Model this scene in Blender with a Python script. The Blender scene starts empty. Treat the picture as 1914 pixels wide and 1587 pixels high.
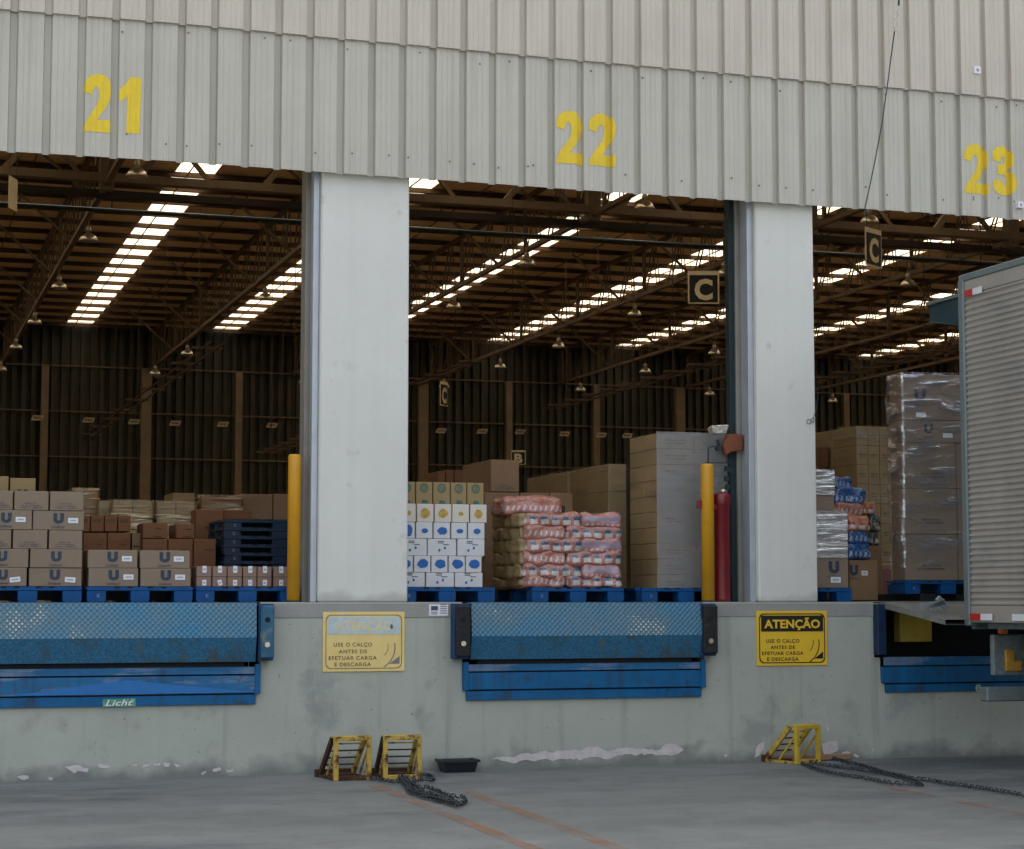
import bpy, bmesh, math, random
from mathutils import Vector, Matrix, noise
random.seed(7)
S = bpy.context.scene
C = S.collection
PI = math.pi
H = 1.40                      # dock floor above the yard
# ------------------------------------------------------------------ camera
CAM = Vector((0, -16.0, H + .015)); YAW = math.radians(18.03); PIT = math.radians(5.09); F = 3687.2
cd = bpy.data.cameras.new("camera"); cam = bpy.data.objects.new("camera", cd); C.objects.link(cam)
cam.location = CAM; cam.rotation_euler = (PI/2 + PIT, 0, -YAW)
cd.sensor_width = 36; cd.sensor_fit = 'HORIZONTAL'; cd.lens = F/1914*36; cd.clip_end = 3000; cd.clip_start = .1
S.camera = cam
# ------------------------------------------------------------------ world and sun
SUN_EL, SUN_AZ = math.radians(48), math.radians(12)     # the sun stands behind the building
w = bpy.data.worlds.new("World"); S.world = w; w.use_nodes = True
nt = w.node_tree; bg = nt.nodes['Background']; sk = nt.nodes.new('ShaderNodeTexSky')
sk.sky_type = 'NISHITA'; sk.sun_disc = False; sk.sun_elevation = SUN_EL; sk.sun_rotation = SUN_AZ
sk.air_density = .8; sk.dust_density = 8.0; sk.ozone_density = 0.0
hs = nt.nodes.new('ShaderNodeHueSaturation'); hs.inputs['Saturation'].default_value = .42   # a hazy, whitish sky
nt.links.new(sk.outputs[0], hs.inputs['Color']); nt.links.new(hs.outputs[0], bg.inputs[0]); bg.inputs[1].default_value = .15
sd = bpy.data.lights.new("sun", 'SUN'); sd.energy = 4.0; sd.angle = math.radians(.5); sd.color = (1, .93, .82)
so = bpy.data.objects.new("sun", sd); C.objects.link(so)
dirv = Vector((math.sin(SUN_AZ)*math.cos(SUN_EL), math.cos(SUN_AZ)*math.cos(SUN_EL), math.sin(SUN_EL)))
so.rotation_euler = (-dirv).to_track_quat('-Z', 'Y').to_euler(); so.location = (0, 30, 60)
S.view_settings.view_transform = 'Standard'; S.view_settings.look = 'None'
S.view_settings.exposure = 2.05; S.view_settings.gamma = 1
S.render.engine = 'CYCLES'
S.cycles.use_denoising = True; S.cycles.max_bounces = 7; S.cycles.diffuse_bounces = 5
S.cycles.transparent_max_bounces = 16; S.cycles.sample_clamp_indirect = 6
# ------------------------------------------------------------------ measuring
R3 = Matrix.Rotation(-YAW, 3, 'Z') @ Matrix.Rotation(PI/2 + PIT, 3, 'X')
def ray(px, py): return R3 @ Vector(((px-957)/F, -(py-793.5)/F, -1))
def at(px, py, Y):
    d = ray(px, py); t = (Y-CAM.y)/d.y; return CAM + d*t
def atz(px, py, Z):
    d = ray(px, py); t = (Z-CAM.z)/d.z; return CAM + d*t
def X_(px, Y, py=1100): return at(px, py, Y).x
def Z_(px, py, Y): return at(px, py, Y).z
# ------------------------------------------------------------------ materials
MATS = {}
def mat(name, col, rough=.6, metal=0, var=.12, scale=3, bump=0, bscale=40, col2=None, f2=0, s2=1.2, spec=.4, stretch=None, coat=0):
    """Principled with noise-varied colour; col2 is a second colour in patches of size s2 covering about f2."""
    if name in MATS: return MATS[name]
    m = bpy.data.materials.new(name); m.use_nodes = True; N = m.node_tree.nodes; L = m.node_tree.links
    b = N['Principled BSDF']; b.inputs['Roughness'].default_value = rough; b.inputs['Metallic'].default_value = metal
    b.inputs['Specular IOR Level'].default_value = spec
    if coat: b.inputs['Coat Weight'].default_value = coat; b.inputs['Coat Roughness'].default_value = .2
    tc = N.new('ShaderNodeTexCoord'); mp = N.new('ShaderNodeMapping'); L.new(tc.outputs['Object'], mp.inputs[0])
    if stretch: mp.inputs['Scale'].default_value = stretch
    n = N.new('ShaderNodeTexNoise'); n.inputs['Scale'].default_value = scale; n.inputs['Detail'].default_value = 6; n.inputs['Roughness'].default_value = .65
    L.new(mp.outputs[0], n.inputs['Vector'])
    r = N.new('ShaderNodeValToRGB'); r.color_ramp.elements[0].position = .3; r.color_ramp.elements[1].position = .7
    c = Vector(col)
    r.color_ramp.elements[0].color = (*(c*(1-var)), 1); r.color_ramp.elements[1].color = (*(c*(1+var)), 1)
    L.new(n.outputs[0], r.inputs[0]); out = r.outputs[0]
    if col2:
        n2 = N.new('ShaderNodeTexNoise'); n2.inputs['Scale'].default_value = s2; n2.inputs['Detail'].default_value = 9; n2.inputs['Roughness'].default_value = .7
        L.new(mp.outputs[0], n2.inputs['Vector'])
        r2 = N.new('ShaderNodeValToRGB'); t = .5 + (.5-f2)*.35
        r2.color_ramp.elements[0].position = t-.03; r2.color_ramp.elements[1].position = t+.05
        L.new(n2.outputs[0], r2.inputs[0]); mx = N.new('ShaderNodeMixRGB'); L.new(r2.outputs[0], mx.inputs[0])
        L.new(out, mx.inputs[1]); mx.inputs[2].default_value = (*col2, 1); out = mx.outputs[0]
    L.new(out, b.inputs['Base Color'])
    if bump:
        n3 = N.new('ShaderNodeTexNoise'); n3.inputs['Scale'].default_value = bscale; n3.inputs['Detail'].default_value = 4
        L.new(mp.outputs[0], n3.inputs['Vector']); bp = N.new('ShaderNodeBump'); bp.inputs['Strength'].default_value = bump
        bp.inputs['Distance'].default_value = .01; L.new(n3.outputs[0], bp.inputs['Height']); L.new(bp.outputs[0], b.inputs['Normal'])
    MATS[name] = m; return m
def streaky(m, col, amount=.5, sx=9, sz=.5, lo=.5, hi=.75):
    """Add vertical streaks of a second colour, mostly run-off dirt, to a material."""
    N = m.node_tree.nodes; L = m.node_tree.links; b = N['Principled BSDF']
    src = b.inputs['Base Color'].links[0].from_socket
    tc = N.new('ShaderNodeTexCoord'); mp = N.new('ShaderNodeMapping'); mp.inputs['Scale'].default_value = (sx, sx, sz)
    L.new(tc.outputs['Object'], mp.inputs[0]); n = N.new('ShaderNodeTexNoise'); n.inputs['Scale'].default_value = 1; n.inputs['Detail'].default_value = 5
    L.new(mp.outputs[0], n.inputs['Vector']); r = N.new('ShaderNodeMapRange'); r.inputs[1].default_value = lo; r.inputs[2].default_value = hi
    r.inputs[3].default_value = 0; r.inputs[4].default_value = amount; L.new(n.outputs[0], r.inputs[0])
    mx = N.new('ShaderNodeMixRGB'); L.new(r.outputs[0], mx.inputs[0]); L.new(src, mx.inputs[1]); mx.inputs[2].default_value = (*col, 1)
    L.new(mx.outputs[0], b.inputs['Base Color']); return m
CLAD = streaky(mat('cladding_sheet', (.46, .44, .375), .5, .0, .06, 1.5, spec=.5), (.33, .30, .25), .45, 12, .4)
CLAD2 = streaky(mat('cladding_sheet_upper', (.50, .455, .385), .5, .0, .06, 1.5, spec=.5), (.36, .32, .27), .4, 12, .4)
PILLAR = mat('painted_column', (.64, .64, .59), .6, 0, .04, 1.2, bump=.1, bscale=60, col2=(.54, .55, .50), f2=.06, s2=1.6)
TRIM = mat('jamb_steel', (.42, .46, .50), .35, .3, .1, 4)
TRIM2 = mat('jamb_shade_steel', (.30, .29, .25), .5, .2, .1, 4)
TRACK = mat('door_track_steel', (.018, .034, .04), .5, .2, .2, 5)
DOCKW = streaky(mat('dock_concrete', (.405, .43, .365), .8, 0, .07, 1.6, .25, 45, (.31, .34, .30), .22, 1.1), (.17, .175, .155), .5, 7, .4, .57, .8)
def speckle(m, col, scale=22, lo=.70, hi=.74, amt=.7):
    N = m.node_tree.nodes; L = m.node_tree.links; b = N['Principled BSDF']; src = b.inputs['Base Color'].links[0].from_socket
    tc = N.new('ShaderNodeTexCoord'); n = N.new('ShaderNodeTexNoise'); n.inputs['Scale'].default_value = scale; n.inputs['Detail'].default_value = 2; L.new(tc.outputs['Object'], n.inputs['Vector'])
    r = N.new('ShaderNodeMapRange'); r.inputs[1].default_value = lo; r.inputs[2].default_value = hi; r.inputs[3].default_value = 0; r.inputs[4].default_value = amt; L.new(n.outputs[0], r.inputs[0])
    mx = N.new('ShaderNodeMixRGB'); L.new(r.outputs[0], mx.inputs[0]); L.new(src, mx.inputs[1]); mx.inputs[2].default_value = (*col, 1); L.new(mx.outputs[0], b.inputs['Base Color'])
def ground_dirt(m, col, h_):
    N = m.node_tree.nodes; L = m.node_tree.links; b = N['Principled BSDF']; src = b.inputs['Base Color'].links[0].from_socket
    tc = N.new('ShaderNodeTexCoord'); sp = N.new('ShaderNodeSeparateXYZ'); L.new(tc.outputs['Object'], sp.inputs[0]); n = N.new('ShaderNodeTexNoise'); n.inputs['Scale'].default_value = 4; n.inputs['Detail'].default_value = 8; L.new(tc.outputs['Object'], n.inputs['Vector'])
    a = N.new('ShaderNodeMath'); a.operation = 'MULTIPLY_ADD'; L.new(n.outputs[0], a.inputs[0]); a.inputs[1].default_value = -h_*2.2; L.new(sp.outputs[2], a.inputs[2])
    r = N.new('ShaderNodeMapRange'); r.inputs[1].default_value = -h_; r.inputs[2].default_value = -h_*.2; r.inputs[3].default_value = .75; r.inputs[4].default_value = 0; L.new(a.outputs[0], r.inputs[0])
    mx = N.new('ShaderNodeMixRGB'); L.new(r.outputs[0], mx.inputs[0]); L.new(src, mx.inputs[1]); mx.inputs[2].default_value = (*col, 1); L.new(mx.outputs[0], b.inputs['Base Color'])
PEEL = mat('bare_plaster', (.58, .54, .52), .9, 0, .15, 14, .3, 60)
YARD = mat('yard_concrete', (.158, .168, .160), .75, 0, .2, 1.1, .25, 30, (.085, .10, .108), .30, .42, stretch=(.38, 1, 1))
FLOOR = mat('floor_concrete', (.17, .13, .085), .55, 0, .15, .6)
ORANGE_LINE = None
STEEL = mat('structural_steel', (.145, .098, .052), .6, 0, .15, 2)
COLM = mat('wall_column_steel', (.20, .145, .085), .6, 0, .15, 2)
STEELD = mat('purlin_steel', (.07, .04, .022), .7, 0, .15, 2)
ROOFM = mat('roof_sheet', (.80, .58, .33), .7, 0, .12, .8)
BACKW = streaky(mat('back_wall_sheet', (.05, .045, .028), .7, 0, .25, .6), (.012, .010, .006), .85, 1.6, .12)  # vertical streaks take the sheet nearly to black
BLUE = mat('blue_paint', (.005, .108, .265), .5, 0, .12, 4, .1, 40, (.02, .07, .14), .28, 5, spec=.25)
BLUEF = mat('blue_paint_faded', (.015, .125, .28), .55, 0, .25, 5, .1, 40, (.13, .21, .33), .48, 3.2, stretch=(.35, 1, 1.6), spec=.3)
BLUED = mat('blue_plastic_dark', (.003, .022, .05), .5, 0, .2, 4)
PALB = mat('blue_plastic', (.003, .068, .22), .5, 0, .2, 5, spec=.2)
BLACK = mat('black_rubber', (.012, .013, .014), .7, 0, .3, 12, .6, 30, (.05, .05, .05), .2, 9)
VOID = mat('pit_black', (.01, .011, .013), .9)  # near-black; in pits, gaps and notches it paints their shade
YEL = mat('yellow_paint', (.60, .29, .008), .38, 0, .08, 6, spec=.5, col2=(.42, .24, .03), f2=.08, s2=9)
YELN = mat('yellow_number_paint', (.72, .52, .03), .6, 0, .06, 8)
YELR = mat('yellow_paint_rusty', (.50, .34, .06), .6, 0, .2, 14, .4, 40, (.09, .035, .015), .38, 8)
RUST = mat('rusty_steel', (.055, .024, .012), .85, 0, .4, 12, .5, 40, (.17, .10, .03), .2, 11)
SIGNY = mat('sign_yellow', (.78, .50, .03), .45, 0, .05, 5)
SIGNF = mat('sign_faded_yellow', (.78, .60, .22), .55, 0, .07, 5, col2=(.74, .66, .34), f2=.3, s2=4)
SIGNK = mat('sign_black', (.012, .012, .01), .5)
SIGNG = mat('sign_faded_ink', (.17, .13, .07), .6, 0, .3, 20)
SIGNB = mat('sign_bleached_blue', (.48, .58, .60), .6, 0, .1, 20, col2=(.66, .60, .34), f2=.18, s2=30)
WHITE = mat('white_print', (.72, .74, .76), .5)
CREAM = mat('cream_print', (.82, .68, .44), .6)
CHAINM = mat('chain_steel', (.055, .065, .07), .5, .5, .4, 20)
CARD = mat('cardboard', (.235, .178, .125), .75, 0, .06, 4, .08, 60)
CARD2 = mat('cardboard_tan', (.26, .16, .085), .75, 0, .1, 4, .08, 60)
CARDO = mat('cardboard_orange', (.20, .085, .034), .75, 0, .12, 4, .08, 60)
CARDY = mat('cardboard_yellowish', (.30, .215, .10), .75, 0, .12, 3, .08, 60)
CARDG = mat('cardboard_grey', (.36, .33, .30), .75, 0, .08, 3, .08, 60)
CARDW = mat('white_carton', (.60, .61, .61), .4, 0, .05, 6, .15, 14)
CARDP = mat('cream_carton', (.62, .57, .49), .45, 0, .05, 6, .15, 14)
INK = mat('blue_ink', (.032, .05, .075), .7, 0, .35, 60)
INKV = mat('violet_ink', (.085, .08, .11), .8, 0, .4, 60)
INKB = mat('bright_blue_ink', (.012, .11, .36), .5, 0, .3, 30)
INKG = mat('gold_ink', (.42, .28, .05), .4, 0, .5, 26)
INKK = mat('dark_ink', (.05, .035, .03), .8, 0, .4, 60)
GREEN = mat('green_ink', (.03, .13, .10), .6, 0, .3, 30)
TAPE = mat('packing_tape', (.30, .22, .13), .3, 0, .05, 3)
ALU = mat('spun_aluminium', (.62, .56, .45), .3, .85, .1, 8)
TRUCKP = mat('truck_panel', (.40, .375, .33), .4, .25, .1, 1.2, col2=(.33, .33, .31), f2=.25, s2=1.5)
TRUCKG = mat('truck_post', (.17, .21, .21), .45, .3, .12, 4)
TRUCKD = mat('truck_flap', (.012, .04, .05), .5, 0, .2, 4)
CHASS = mat('chassis_steel', (.10, .12, .12), .6, .3, .3, 10, .3, 40)
streaky(TRUCKP, (.22,.21,.19), .5, 3, .35, .5, .8)
REDR = mat('red_reflector', (.50, .02, .02), .25)
REDP = mat('red_paint', (.17, .008, .013), .3, 0, .12, 5, spec=.6)
ORG = mat('orange_lamp_plastic', (.60, .16, .03), .35)
ORGP = mat('orange_bracket_paint', (.20, .062, .025), .4, .1, .25, 20)
ground_dirt(DOCKW, (.13,.14,.13), .16); speckle(YARD, (.08,.085,.085), 30, .64, .72, .6); speckle(YARD, (.28,.29,.28), 17, .72, .76, .5); speckle(PILLAR, (.42,.41,.36), 7, .70, .78, .45); streaky(PILLAR, (.54,.54,.49), .25, 14, .35, .5, .8)
speckle(DOCKW, (.15,.16,.15)); speckle(DOCKW, (.22,.22,.19), 3.5, .62, .75, .5);
speckle(YARD, (.23,.24,.225), 2.6, .50, .78, .45); speckle(YARD, (.105,.10,.085), 3.7, .55, .75, .4); speckle(YARD, (.06,.07,.075), 9, .66, .80, .5)
ground_dirt(PILLAR, (.36,.36,.32), .09)
streaky(BLUE, (.02,.045,.07), .55, 11, 1.2, .5, .75); streaky(BLUEF, (.02,.045,.07), .5, 11, 1.2, .52, .75); speckle(BLUE, (.09,.055,.04), 28, .68, .72, .7); speckle(BLUEF, (.09,.055,.04), 28, .66, .70, .7)
speckle(PALB, (.05,.09,.15), 14, .66, .72, .5)
def film_mat(name, amt, tint, bump=.8, rough=.16, sc=(1.2, 1.2, 9), lo=.5, hi=.72, met=.75, rot=.18):
    m = bpy.data.materials.new(name); m.use_nodes = True; N = m.node_tree.nodes; L = m.node_tree.links
    N.remove(N['Principled BSDF']); o = N['Material Output']
    tr = N.new('ShaderNodeBsdfTransparent'); g = N.new('ShaderNodeBsdfPrincipled'); mx = N.new('ShaderNodeMixShader')
    g.inputs['Base Color'].default_value = (*tint, 1); g.inputs['Roughness'].default_value = rough; g.inputs['Specular IOR Level'].default_value = .9; g.inputs['Metallic'].default_value = met
    tc = N.new('ShaderNodeTexCoord'); mp = N.new('ShaderNodeMapping'); mp.inputs['Scale'].default_value = sc; mp.inputs['Rotation'].default_value = (0, rot, 0)
    L.new(tc.outputs['Object'], mp.inputs[0]); n = N.new('ShaderNodeTexNoise'); n.inputs['Scale'].default_value = 1.6; n.inputs['Detail'].default_value = 5; n.inputs['Distortion'].default_value = .7
    L.new(mp.outputs[0], n.inputs['Vector']); bp = N.new('ShaderNodeBump'); bp.inputs['Strength'].default_value = bump; bp.inputs['Distance'].default_value = .05
    L.new(n.outputs[0], bp.inputs['Height']); L.new(bp.outputs[0], g.inputs['Normal'])
    r = N.new('ShaderNodeMapRange'); r.inputs[1].default_value = lo; r.inputs[2].default_value = hi; r.inputs[3].default_value = amt*.3; r.inputs[4].default_value = min(1, amt*2)  # noise mask paints where the pale glints of the film lie
    L.new(n.outputs[0], r.inputs[0]); L.new(r.outputs[0], mx.inputs[0]); L.new(tr.outputs[0], mx.inputs[1]); L.new(g.outputs[0], mx.inputs[2])
    L.new(mx.outputs[0], o.inputs[0]); return m
FILM = film_mat('stretch_film', .16, (.45, .44, .42))
FILMH = film_mat('stretch_film_glare', .9, (.95, .95, .95), .9, .1, (1.2,1.2,12), .22, .46)  # white glare put into the film's tint and mask
FILMG = film_mat('stretch_film_sky_haze', .42, (.29, .32, .35), .3, .35, (1,1,2.5), -.3, 1.25, .1)  # sky reflection and haze put into the grey of this front film
# ------------------------------------------------------------------ mesh builder
class MB:
    def __init__(s): s.v = []; s.f = []; s.sm = False
    def quad(s, *p):
        i = len(s.v); s.v += [Vector(q) for q in p]; s.f.append(tuple(range(i, i+len(p)))); return s
    def box(s, x0, x1, y0, y1, z0, z1):
        i = len(s.v); s.v += [Vector(q) for q in ((x0,y0,z0),(x1,y0,z0),(x1,y1,z0),(x0,y1,z0),(x0,y0,z1),(x1,y0,z1),(x1,y1,z1),(x0,y1,z1))]
        s.f += [(i+a,i+b,i+c,i+d) for a,b,c,d in ((0,3,2,1),(4,5,6,7),(0,1,5,4),(1,2,6,5),(2,3,7,6),(3,0,4,7))]; return s
    def bar(s, p, q, w, h=None, up=(0,0,1)):
        p, q = Vector(p), Vector(q); h = h or w; d = (q-p).normalized(); u = Vector(up)
        if abs(d.dot(u)) > .98: u = Vector((0,1,0))
        a = d.cross(u).normalized()*w/2; b = a.cross(d).normalized()*h/2; i = len(s.v)
        for e in (p, q): s.v += [e-a-b, e+a-b, e+a+b, e-a+b]
        s.f += [(i+3,i+2,i+1,i), (i+4,i+5,i+6,i+7)] + [(i+k, i+(k+1)%4, i+4+(k+1)%4, i+4+k) for k in range(4)]; return s
    def tube(s, pts, r, n=8, close=False):
        pts = [Vector(p) for p in pts]; i0 = len(s.v); m = len(pts); s.sm = True
        for k, p in enumerate(pts):
            d = (pts[(k+1) % m] - pts[k-1]) if close else (pts[min(k+1, m-1)]-pts[max(k-1, 0)])
            d.normalize(); u = Vector((0,0,1)) if abs(d.z) < .9 else Vector((0,1,0))
            a = d.cross(u).normalized(); b = a.cross(d); rr = r[k] if isinstance(r, (list, tuple)) else r
            s.v += [p + (a*math.cos(t)+b*math.sin(t))*rr for t in (2*PI*j/n for j in range(n))]
        for k in range(m if close else m-1):
            A = i0+k*n; B = i0+((k+1) % m)*n
            s.f += [(A+j, B+j, B+(j+1) % n, A+(j+1) % n)[::-1] for j in range(n)]
        if not close: s.f += [tuple(range(i0, i0+n)), tuple(reversed(range(i0+(m-1)*n, i0+m*n)))]
        return s
    def lathe(s, c, prof, n=20):
        c = Vector(c); i0 = len(s.v); s.sm = True
        for r, z in prof: s.v += [c+Vector((r*math.cos(2*PI*j/n), r*math.sin(2*PI*j/n), z)) for j in range(n)]
        for k in range(len(prof)-1):
            A = i0+k*n; B = A+n; s.f += [(A+j, A+(j+1) % n, B+(j+1) % n, B+j) for j in range(n)]
        s.f += [tuple(reversed(range(i0, i0+n))), tuple(range(len(s.v)-n, len(s.v)))]; return s
    def add(s, V, Fc):
        i = len(s.v); s.v += [Vector(v) for v in V]; s.f += [tuple(i+k for k in f) for f in Fc]; return s
    def build(s, name, m, parent=None, local=False, bevel=0, tagd=None):
        me = bpy.data.meshes.new(name)
        off = Vector(); p = parent
        while p is not None and not local:
            if '_loc' in p: off += Vector(p['_loc'])
            p = p.parent
        me.from_pydata([tuple(v-off) for v in s.v], [], s.f)
        if bevel:
            bm = bmesh.new(); bm.from_mesh(me); bmesh.ops.bevel(bm, geom=bm.edges[:], offset=bevel, segments=1, affect='EDGES', profile=.5); bm.to_mesh(me); bm.free()
        me.materials.append(m); me.validate(); me.update()
        if s.sm:
            for p in me.polygons: p.use_smooth = len(p.vertices) <= 4
        o = bpy.data.objects.new(name, me); C.objects.link(o)
        if parent is not None: o.parent = parent
        return o
ALLT = []
def thing(name, label, cat, loc=(0,0,0), rz=0, group=None, rot=None):
    o = bpy.data.objects.new(name, None); C.objects.link(o); o.location = loc; o.rotation_euler = rot or (0,0,rz)
    o.empty_display_size = .1; o['label'] = label; o['category'] = cat; o['_loc'] = list(loc)
    if group: o['group'] = group
    ALLT.append(o); return o
def tag(o, label, cat, group=None):
    o['label'] = label; o['category'] = cat
    if group: o['group'] = group
    return o
def struct(o): o['kind'] = 'structure'; return o
def clone(o, loc, rz, label):
    c = o.copy(); C.objects.link(c); c.location = loc; c.rotation_euler = (0,0,rz); c['label'] = label; c['_loc'] = list(loc)
    for ch in o.children:
        d = ch.copy(); C.objects.link(d); d.parent = c
        for g in ch.children: e = g.copy(); C.objects.link(e); e.parent = d
    ALLT.append(c); return c
# text as flat mesh in the XZ plane, centred, facing -Y
_TX = {}
def text_vf(s, bold=0, spacing=1.0, shear=0):
    k = (s, bold, spacing, shear)
    if k not in _TX:
        cu = bpy.data.curves.new('t', 'FONT'); cu.body = s; cu.offset = bold; cu.resolution_u = 3; cu.space_character = spacing; cu.shear = shear
        ob = bpy.data.objects.new('t', cu); C.objects.link(ob); bpy.context.view_layer.update()
        me = bpy.data.meshes.new_from_object(ob.evaluated_get(bpy.context.evaluated_depsgraph_get()))
        V = [v.co.copy() for v in me.vertices]; Fc = [tuple(p.vertices) for p in me.polygons]
        bpy.data.objects.remove(ob); bpy.data.curves.remove(cu); bpy.data.meshes.remove(me)
        x0 = min(v.x for v in V); x1 = max(v.x for v in V); y0 = min(v.y for v in V); y1 = max(v.y for v in V)
        V = [((v.x-(x0+x1)/2)/(x1-x0), (v.y-(y0+y1)/2)/(y1-y0)) for v in V]; _TX[k] = (V, Fc)
    return _TX[k]
def text(mb, s, cx, y, cz, wd, ht, bold=0, spacing=1.0, shear=0, rot=0):
    V, Fc = text_vf(s, bold, spacing, shear); c, sn = math.cos(rot), math.sin(rot)
    mb.add([(cx+(a*wd)*c-(b*ht)*sn, y, cz+(a*wd)*sn+(b*ht)*c) for a, b in V], Fc); return mb
def fine_print(mb, cx, y, cz, wd, ht, seed=0):
    """a row of print too small to read: short strokes of uneven width"""
    rnd = random.Random(seed*7+3); x = cx-wd/2
    while x < cx+wd/2-.004:
        k = min(rnd.uniform(.004, .009), cx+wd/2-x); h = ht*rnd.uniform(.7, 1)
        mb.quad((x, y, cz-ht/2), (x+k, y, cz-ht/2), (x+k, y, cz-ht/2+h), (x, y, cz-ht/2+h)); x += k+(.003 if rnd.random() < .8 else .012)
    return mb
def poly_xz(mb, pts, y, flip=False):
    """flat polygon (x, z) at depth y"""
    mb.quad(*[(x, y, z) for x, z in (pts[::-1] if flip else pts)]); return mb
def blob(mb, cx, cz, rx, rz, y, n=14, j=.12, seed=0):
    rnd = random.Random(seed); poly_xz(mb, [(cx+rx*(1+rnd.uniform(-j, j))*math.cos(2*PI*k/n), cz+rz*(1+rnd.uniform(-j, j))*math.sin(2*PI*k/n)) for k in range(n)], y)

# ================================================================== THE SETTING
YB = 72.0; ZC = 11.63; ZR = 13.48; XA, XB = -26.0, 82.0
g = MB(); g.quad((-900,-900,0),(900,-900,0),(900,0.0,0),(-900,0.0,0)); struct(g.build('ground', YARD))
g = MB(); g.quad((XA,0.02,H-.002),(XB,0.02,H-.002),(XB,YB,H-.002),(XA,YB,H-.002)); struct(g.build('floor', FLOOR))
# land past the building so the yard sheet reaches the horizon all round
g = MB(); g.quad((-900,YB+1.5,0),(900,YB+1.5,0),(900,900,0),(-900,900,0)); g.quad((-900,0,0),(XA-1,0,0),(XA-1,YB+1.5,0),(-900,YB+1.5,0)); g.quad((XB+1,0,0),(900,0,0),(900,YB+1.5,0),(XB+1,YB+1.5,0)); struct(g.build('ground', YARD))
# faded orange lane lines on the yard
def line_mat():
    m = bpy.data.materials.new('faded_orange_line'); m.use_nodes = True; N = m.node_tree.nodes; L = m.node_tree.links
    b = N['Principled BSDF']; b.inputs['Base Color'].default_value = (.36, .17, .075, 1); b.inputs['Roughness'].default_value = .8
    tr = N.new('ShaderNodeBsdfTransparent'); mx = N.new('ShaderNodeMixShader'); n = N.new('ShaderNodeTexNoise'); n.inputs['Scale'].default_value = 2.5; n.inputs['Detail'].default_value = 9
    tc = N.new('ShaderNodeTexCoord'); L.new(tc.outputs['Object'], n.inputs['Vector'])
    r = N.new('ShaderNodeMapRange'); r.inputs[1].default_value = .32; r.inputs[2].default_value = .68; r.inputs[3].default_value = .03; r.inputs[4].default_value = .55; L.new(n.outputs[0], r.inputs[0])
    L.new(r.outputs[0], mx.inputs[0]); L.new(tr.outputs[0], mx.inputs[1]); L.new(b.outputs[0], mx.inputs[2]); L.new(mx.outputs[0], N['Material Output'].inputs[0]); return m
OL = line_mat()
for (xa, ya, xb, yb, wd) in ((700,1468,1000,1587,.11),(870,1478,1160,1587,.11),(1655,1470,1914,1521,.10)):
    a, b = atz(xa, ya, .004), atz(xb, yb, .004); d = (b-a); b2 = a+d*1.9; s_ = Vector((d.y,-d.x,0)).normalized()*wd/2
    g = MB(); g.quad(a-s_, b2-s_, b2+s_, a+s_); g.v = [Vector((v.x, v.y, .004)) for v in g.v]; g.f = [g.f[0]]
    struct(g.build('lane_line', OL))

# ---- the warehouse
WH = thing('warehouse', 'large warehouse with beige ribbed metal cladding above numbered loading doors', 'building', (6, 0, H))
# cladding profile along x
PITCH = .268; XPH = X_(15, -.05, 200)
def prof(x):
    u = ((x-XPH) % PITCH)/PITCH
    # one deep groove, two fine stiffening grooves
    if u < .03: return .045*u/.03
    if u < .225: return .045
    if u < .255: return .045*(.255-u)/.03
    for c in (.42, .60, .78):
        if abs(u-c) < .03: return .004*(1-abs(u-c)/.03)
    return 0
BRK = [0,.03,.225,.255]+[c+e for c in (.42,.60,.78) for e in (-.03,0,.03)]
def breaks(x0, x1):
    xs = [x0, x1]; k = math.floor((x0-XPH)/PITCH)-1
    while XPH+k*PITCH < x1:
        xs += [XPH+(k+b)*PITCH for b in BRK if x0 < XPH+(k+b)*PITCH < x1]; k += 1
    return sorted(xs)
def sheet(x0, x1, z0, z1, y, th=.006, zs=None, wob=0):
    mb = MB(); xs = breaks(x0, x1); zz = zs or [z0, z1]
    n = len(xs)
    for z in zz:
        for x in xs: mb.v.append(Vector((x, y+prof(x)+wob*noise.noise((x*.35, z*.3, 3)), z+(.012*noise.noise((x*.6, 1, 7)) if z == z0 else 0))))
    for k in range(len(zz)-1):
        for i in range(n-1): mb.f.append((k*n+i, k*n+i+1, (k+1)*n+i+1, (k+1)*n+i))
    # return edge at the bottom, for thickness
    i0 = len(mb.v)
    for i in range(n): v = mb.v[i]; mb.v.append(Vector((v.x, v.y+th, v.z)))
    for i in range(n-1): mb.f.append((i+1, i, i0+i, i0+i+1))
    return mb
ZBOT, ZOV, ZTOP = 4.984, 6.13, 15.2
sheet(XA, XB, ZBOT, ZOV+.25, -.055, zs=[ZBOT, 5.4, 5.8, ZOV+.25], wob=.012).build('cladding', CLAD, WH)
sheet(XA, XB, ZOV, ZTOP, -.086, zs=[ZOV, 7, 8.5, 10, 12, ZTOP], wob=.012).build('cladding', CLAD2, WH)
# screw heads
sc = MB()
for zrow, yy, st in ((ZBOT+.17, -.061, 1), (ZOV-.08, -.061, 2), (ZOV+1.06, -.091, 1)):
    k = 0; x = 2.0
    while x < 14:
        xx = XPH+(math.floor((x-XPH)/PITCH)+random.choice((.32, .5, .69)))*PITCH; zz = zrow+random.uniform(-.035, .035)
        if random.random() < .8: sc.lathe((0,0,0), [(.0,0)]*0 or [(.009,-.004),(.009,.004)], 6); n = 12; sc.v[-12:] = [Vector((xx+v.x, yy+.004*0-v.z*.8+.002*0, zz+v.y)) for v in sc.v[-12:]]
        x += PITCH*st*(1 if random.random() < .8 else .5)
o = sc.build('screw_head', mat('screw_steel', (.16,.15,.14), .5, .4), WH); o['kind'] = 'stuff'
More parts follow.
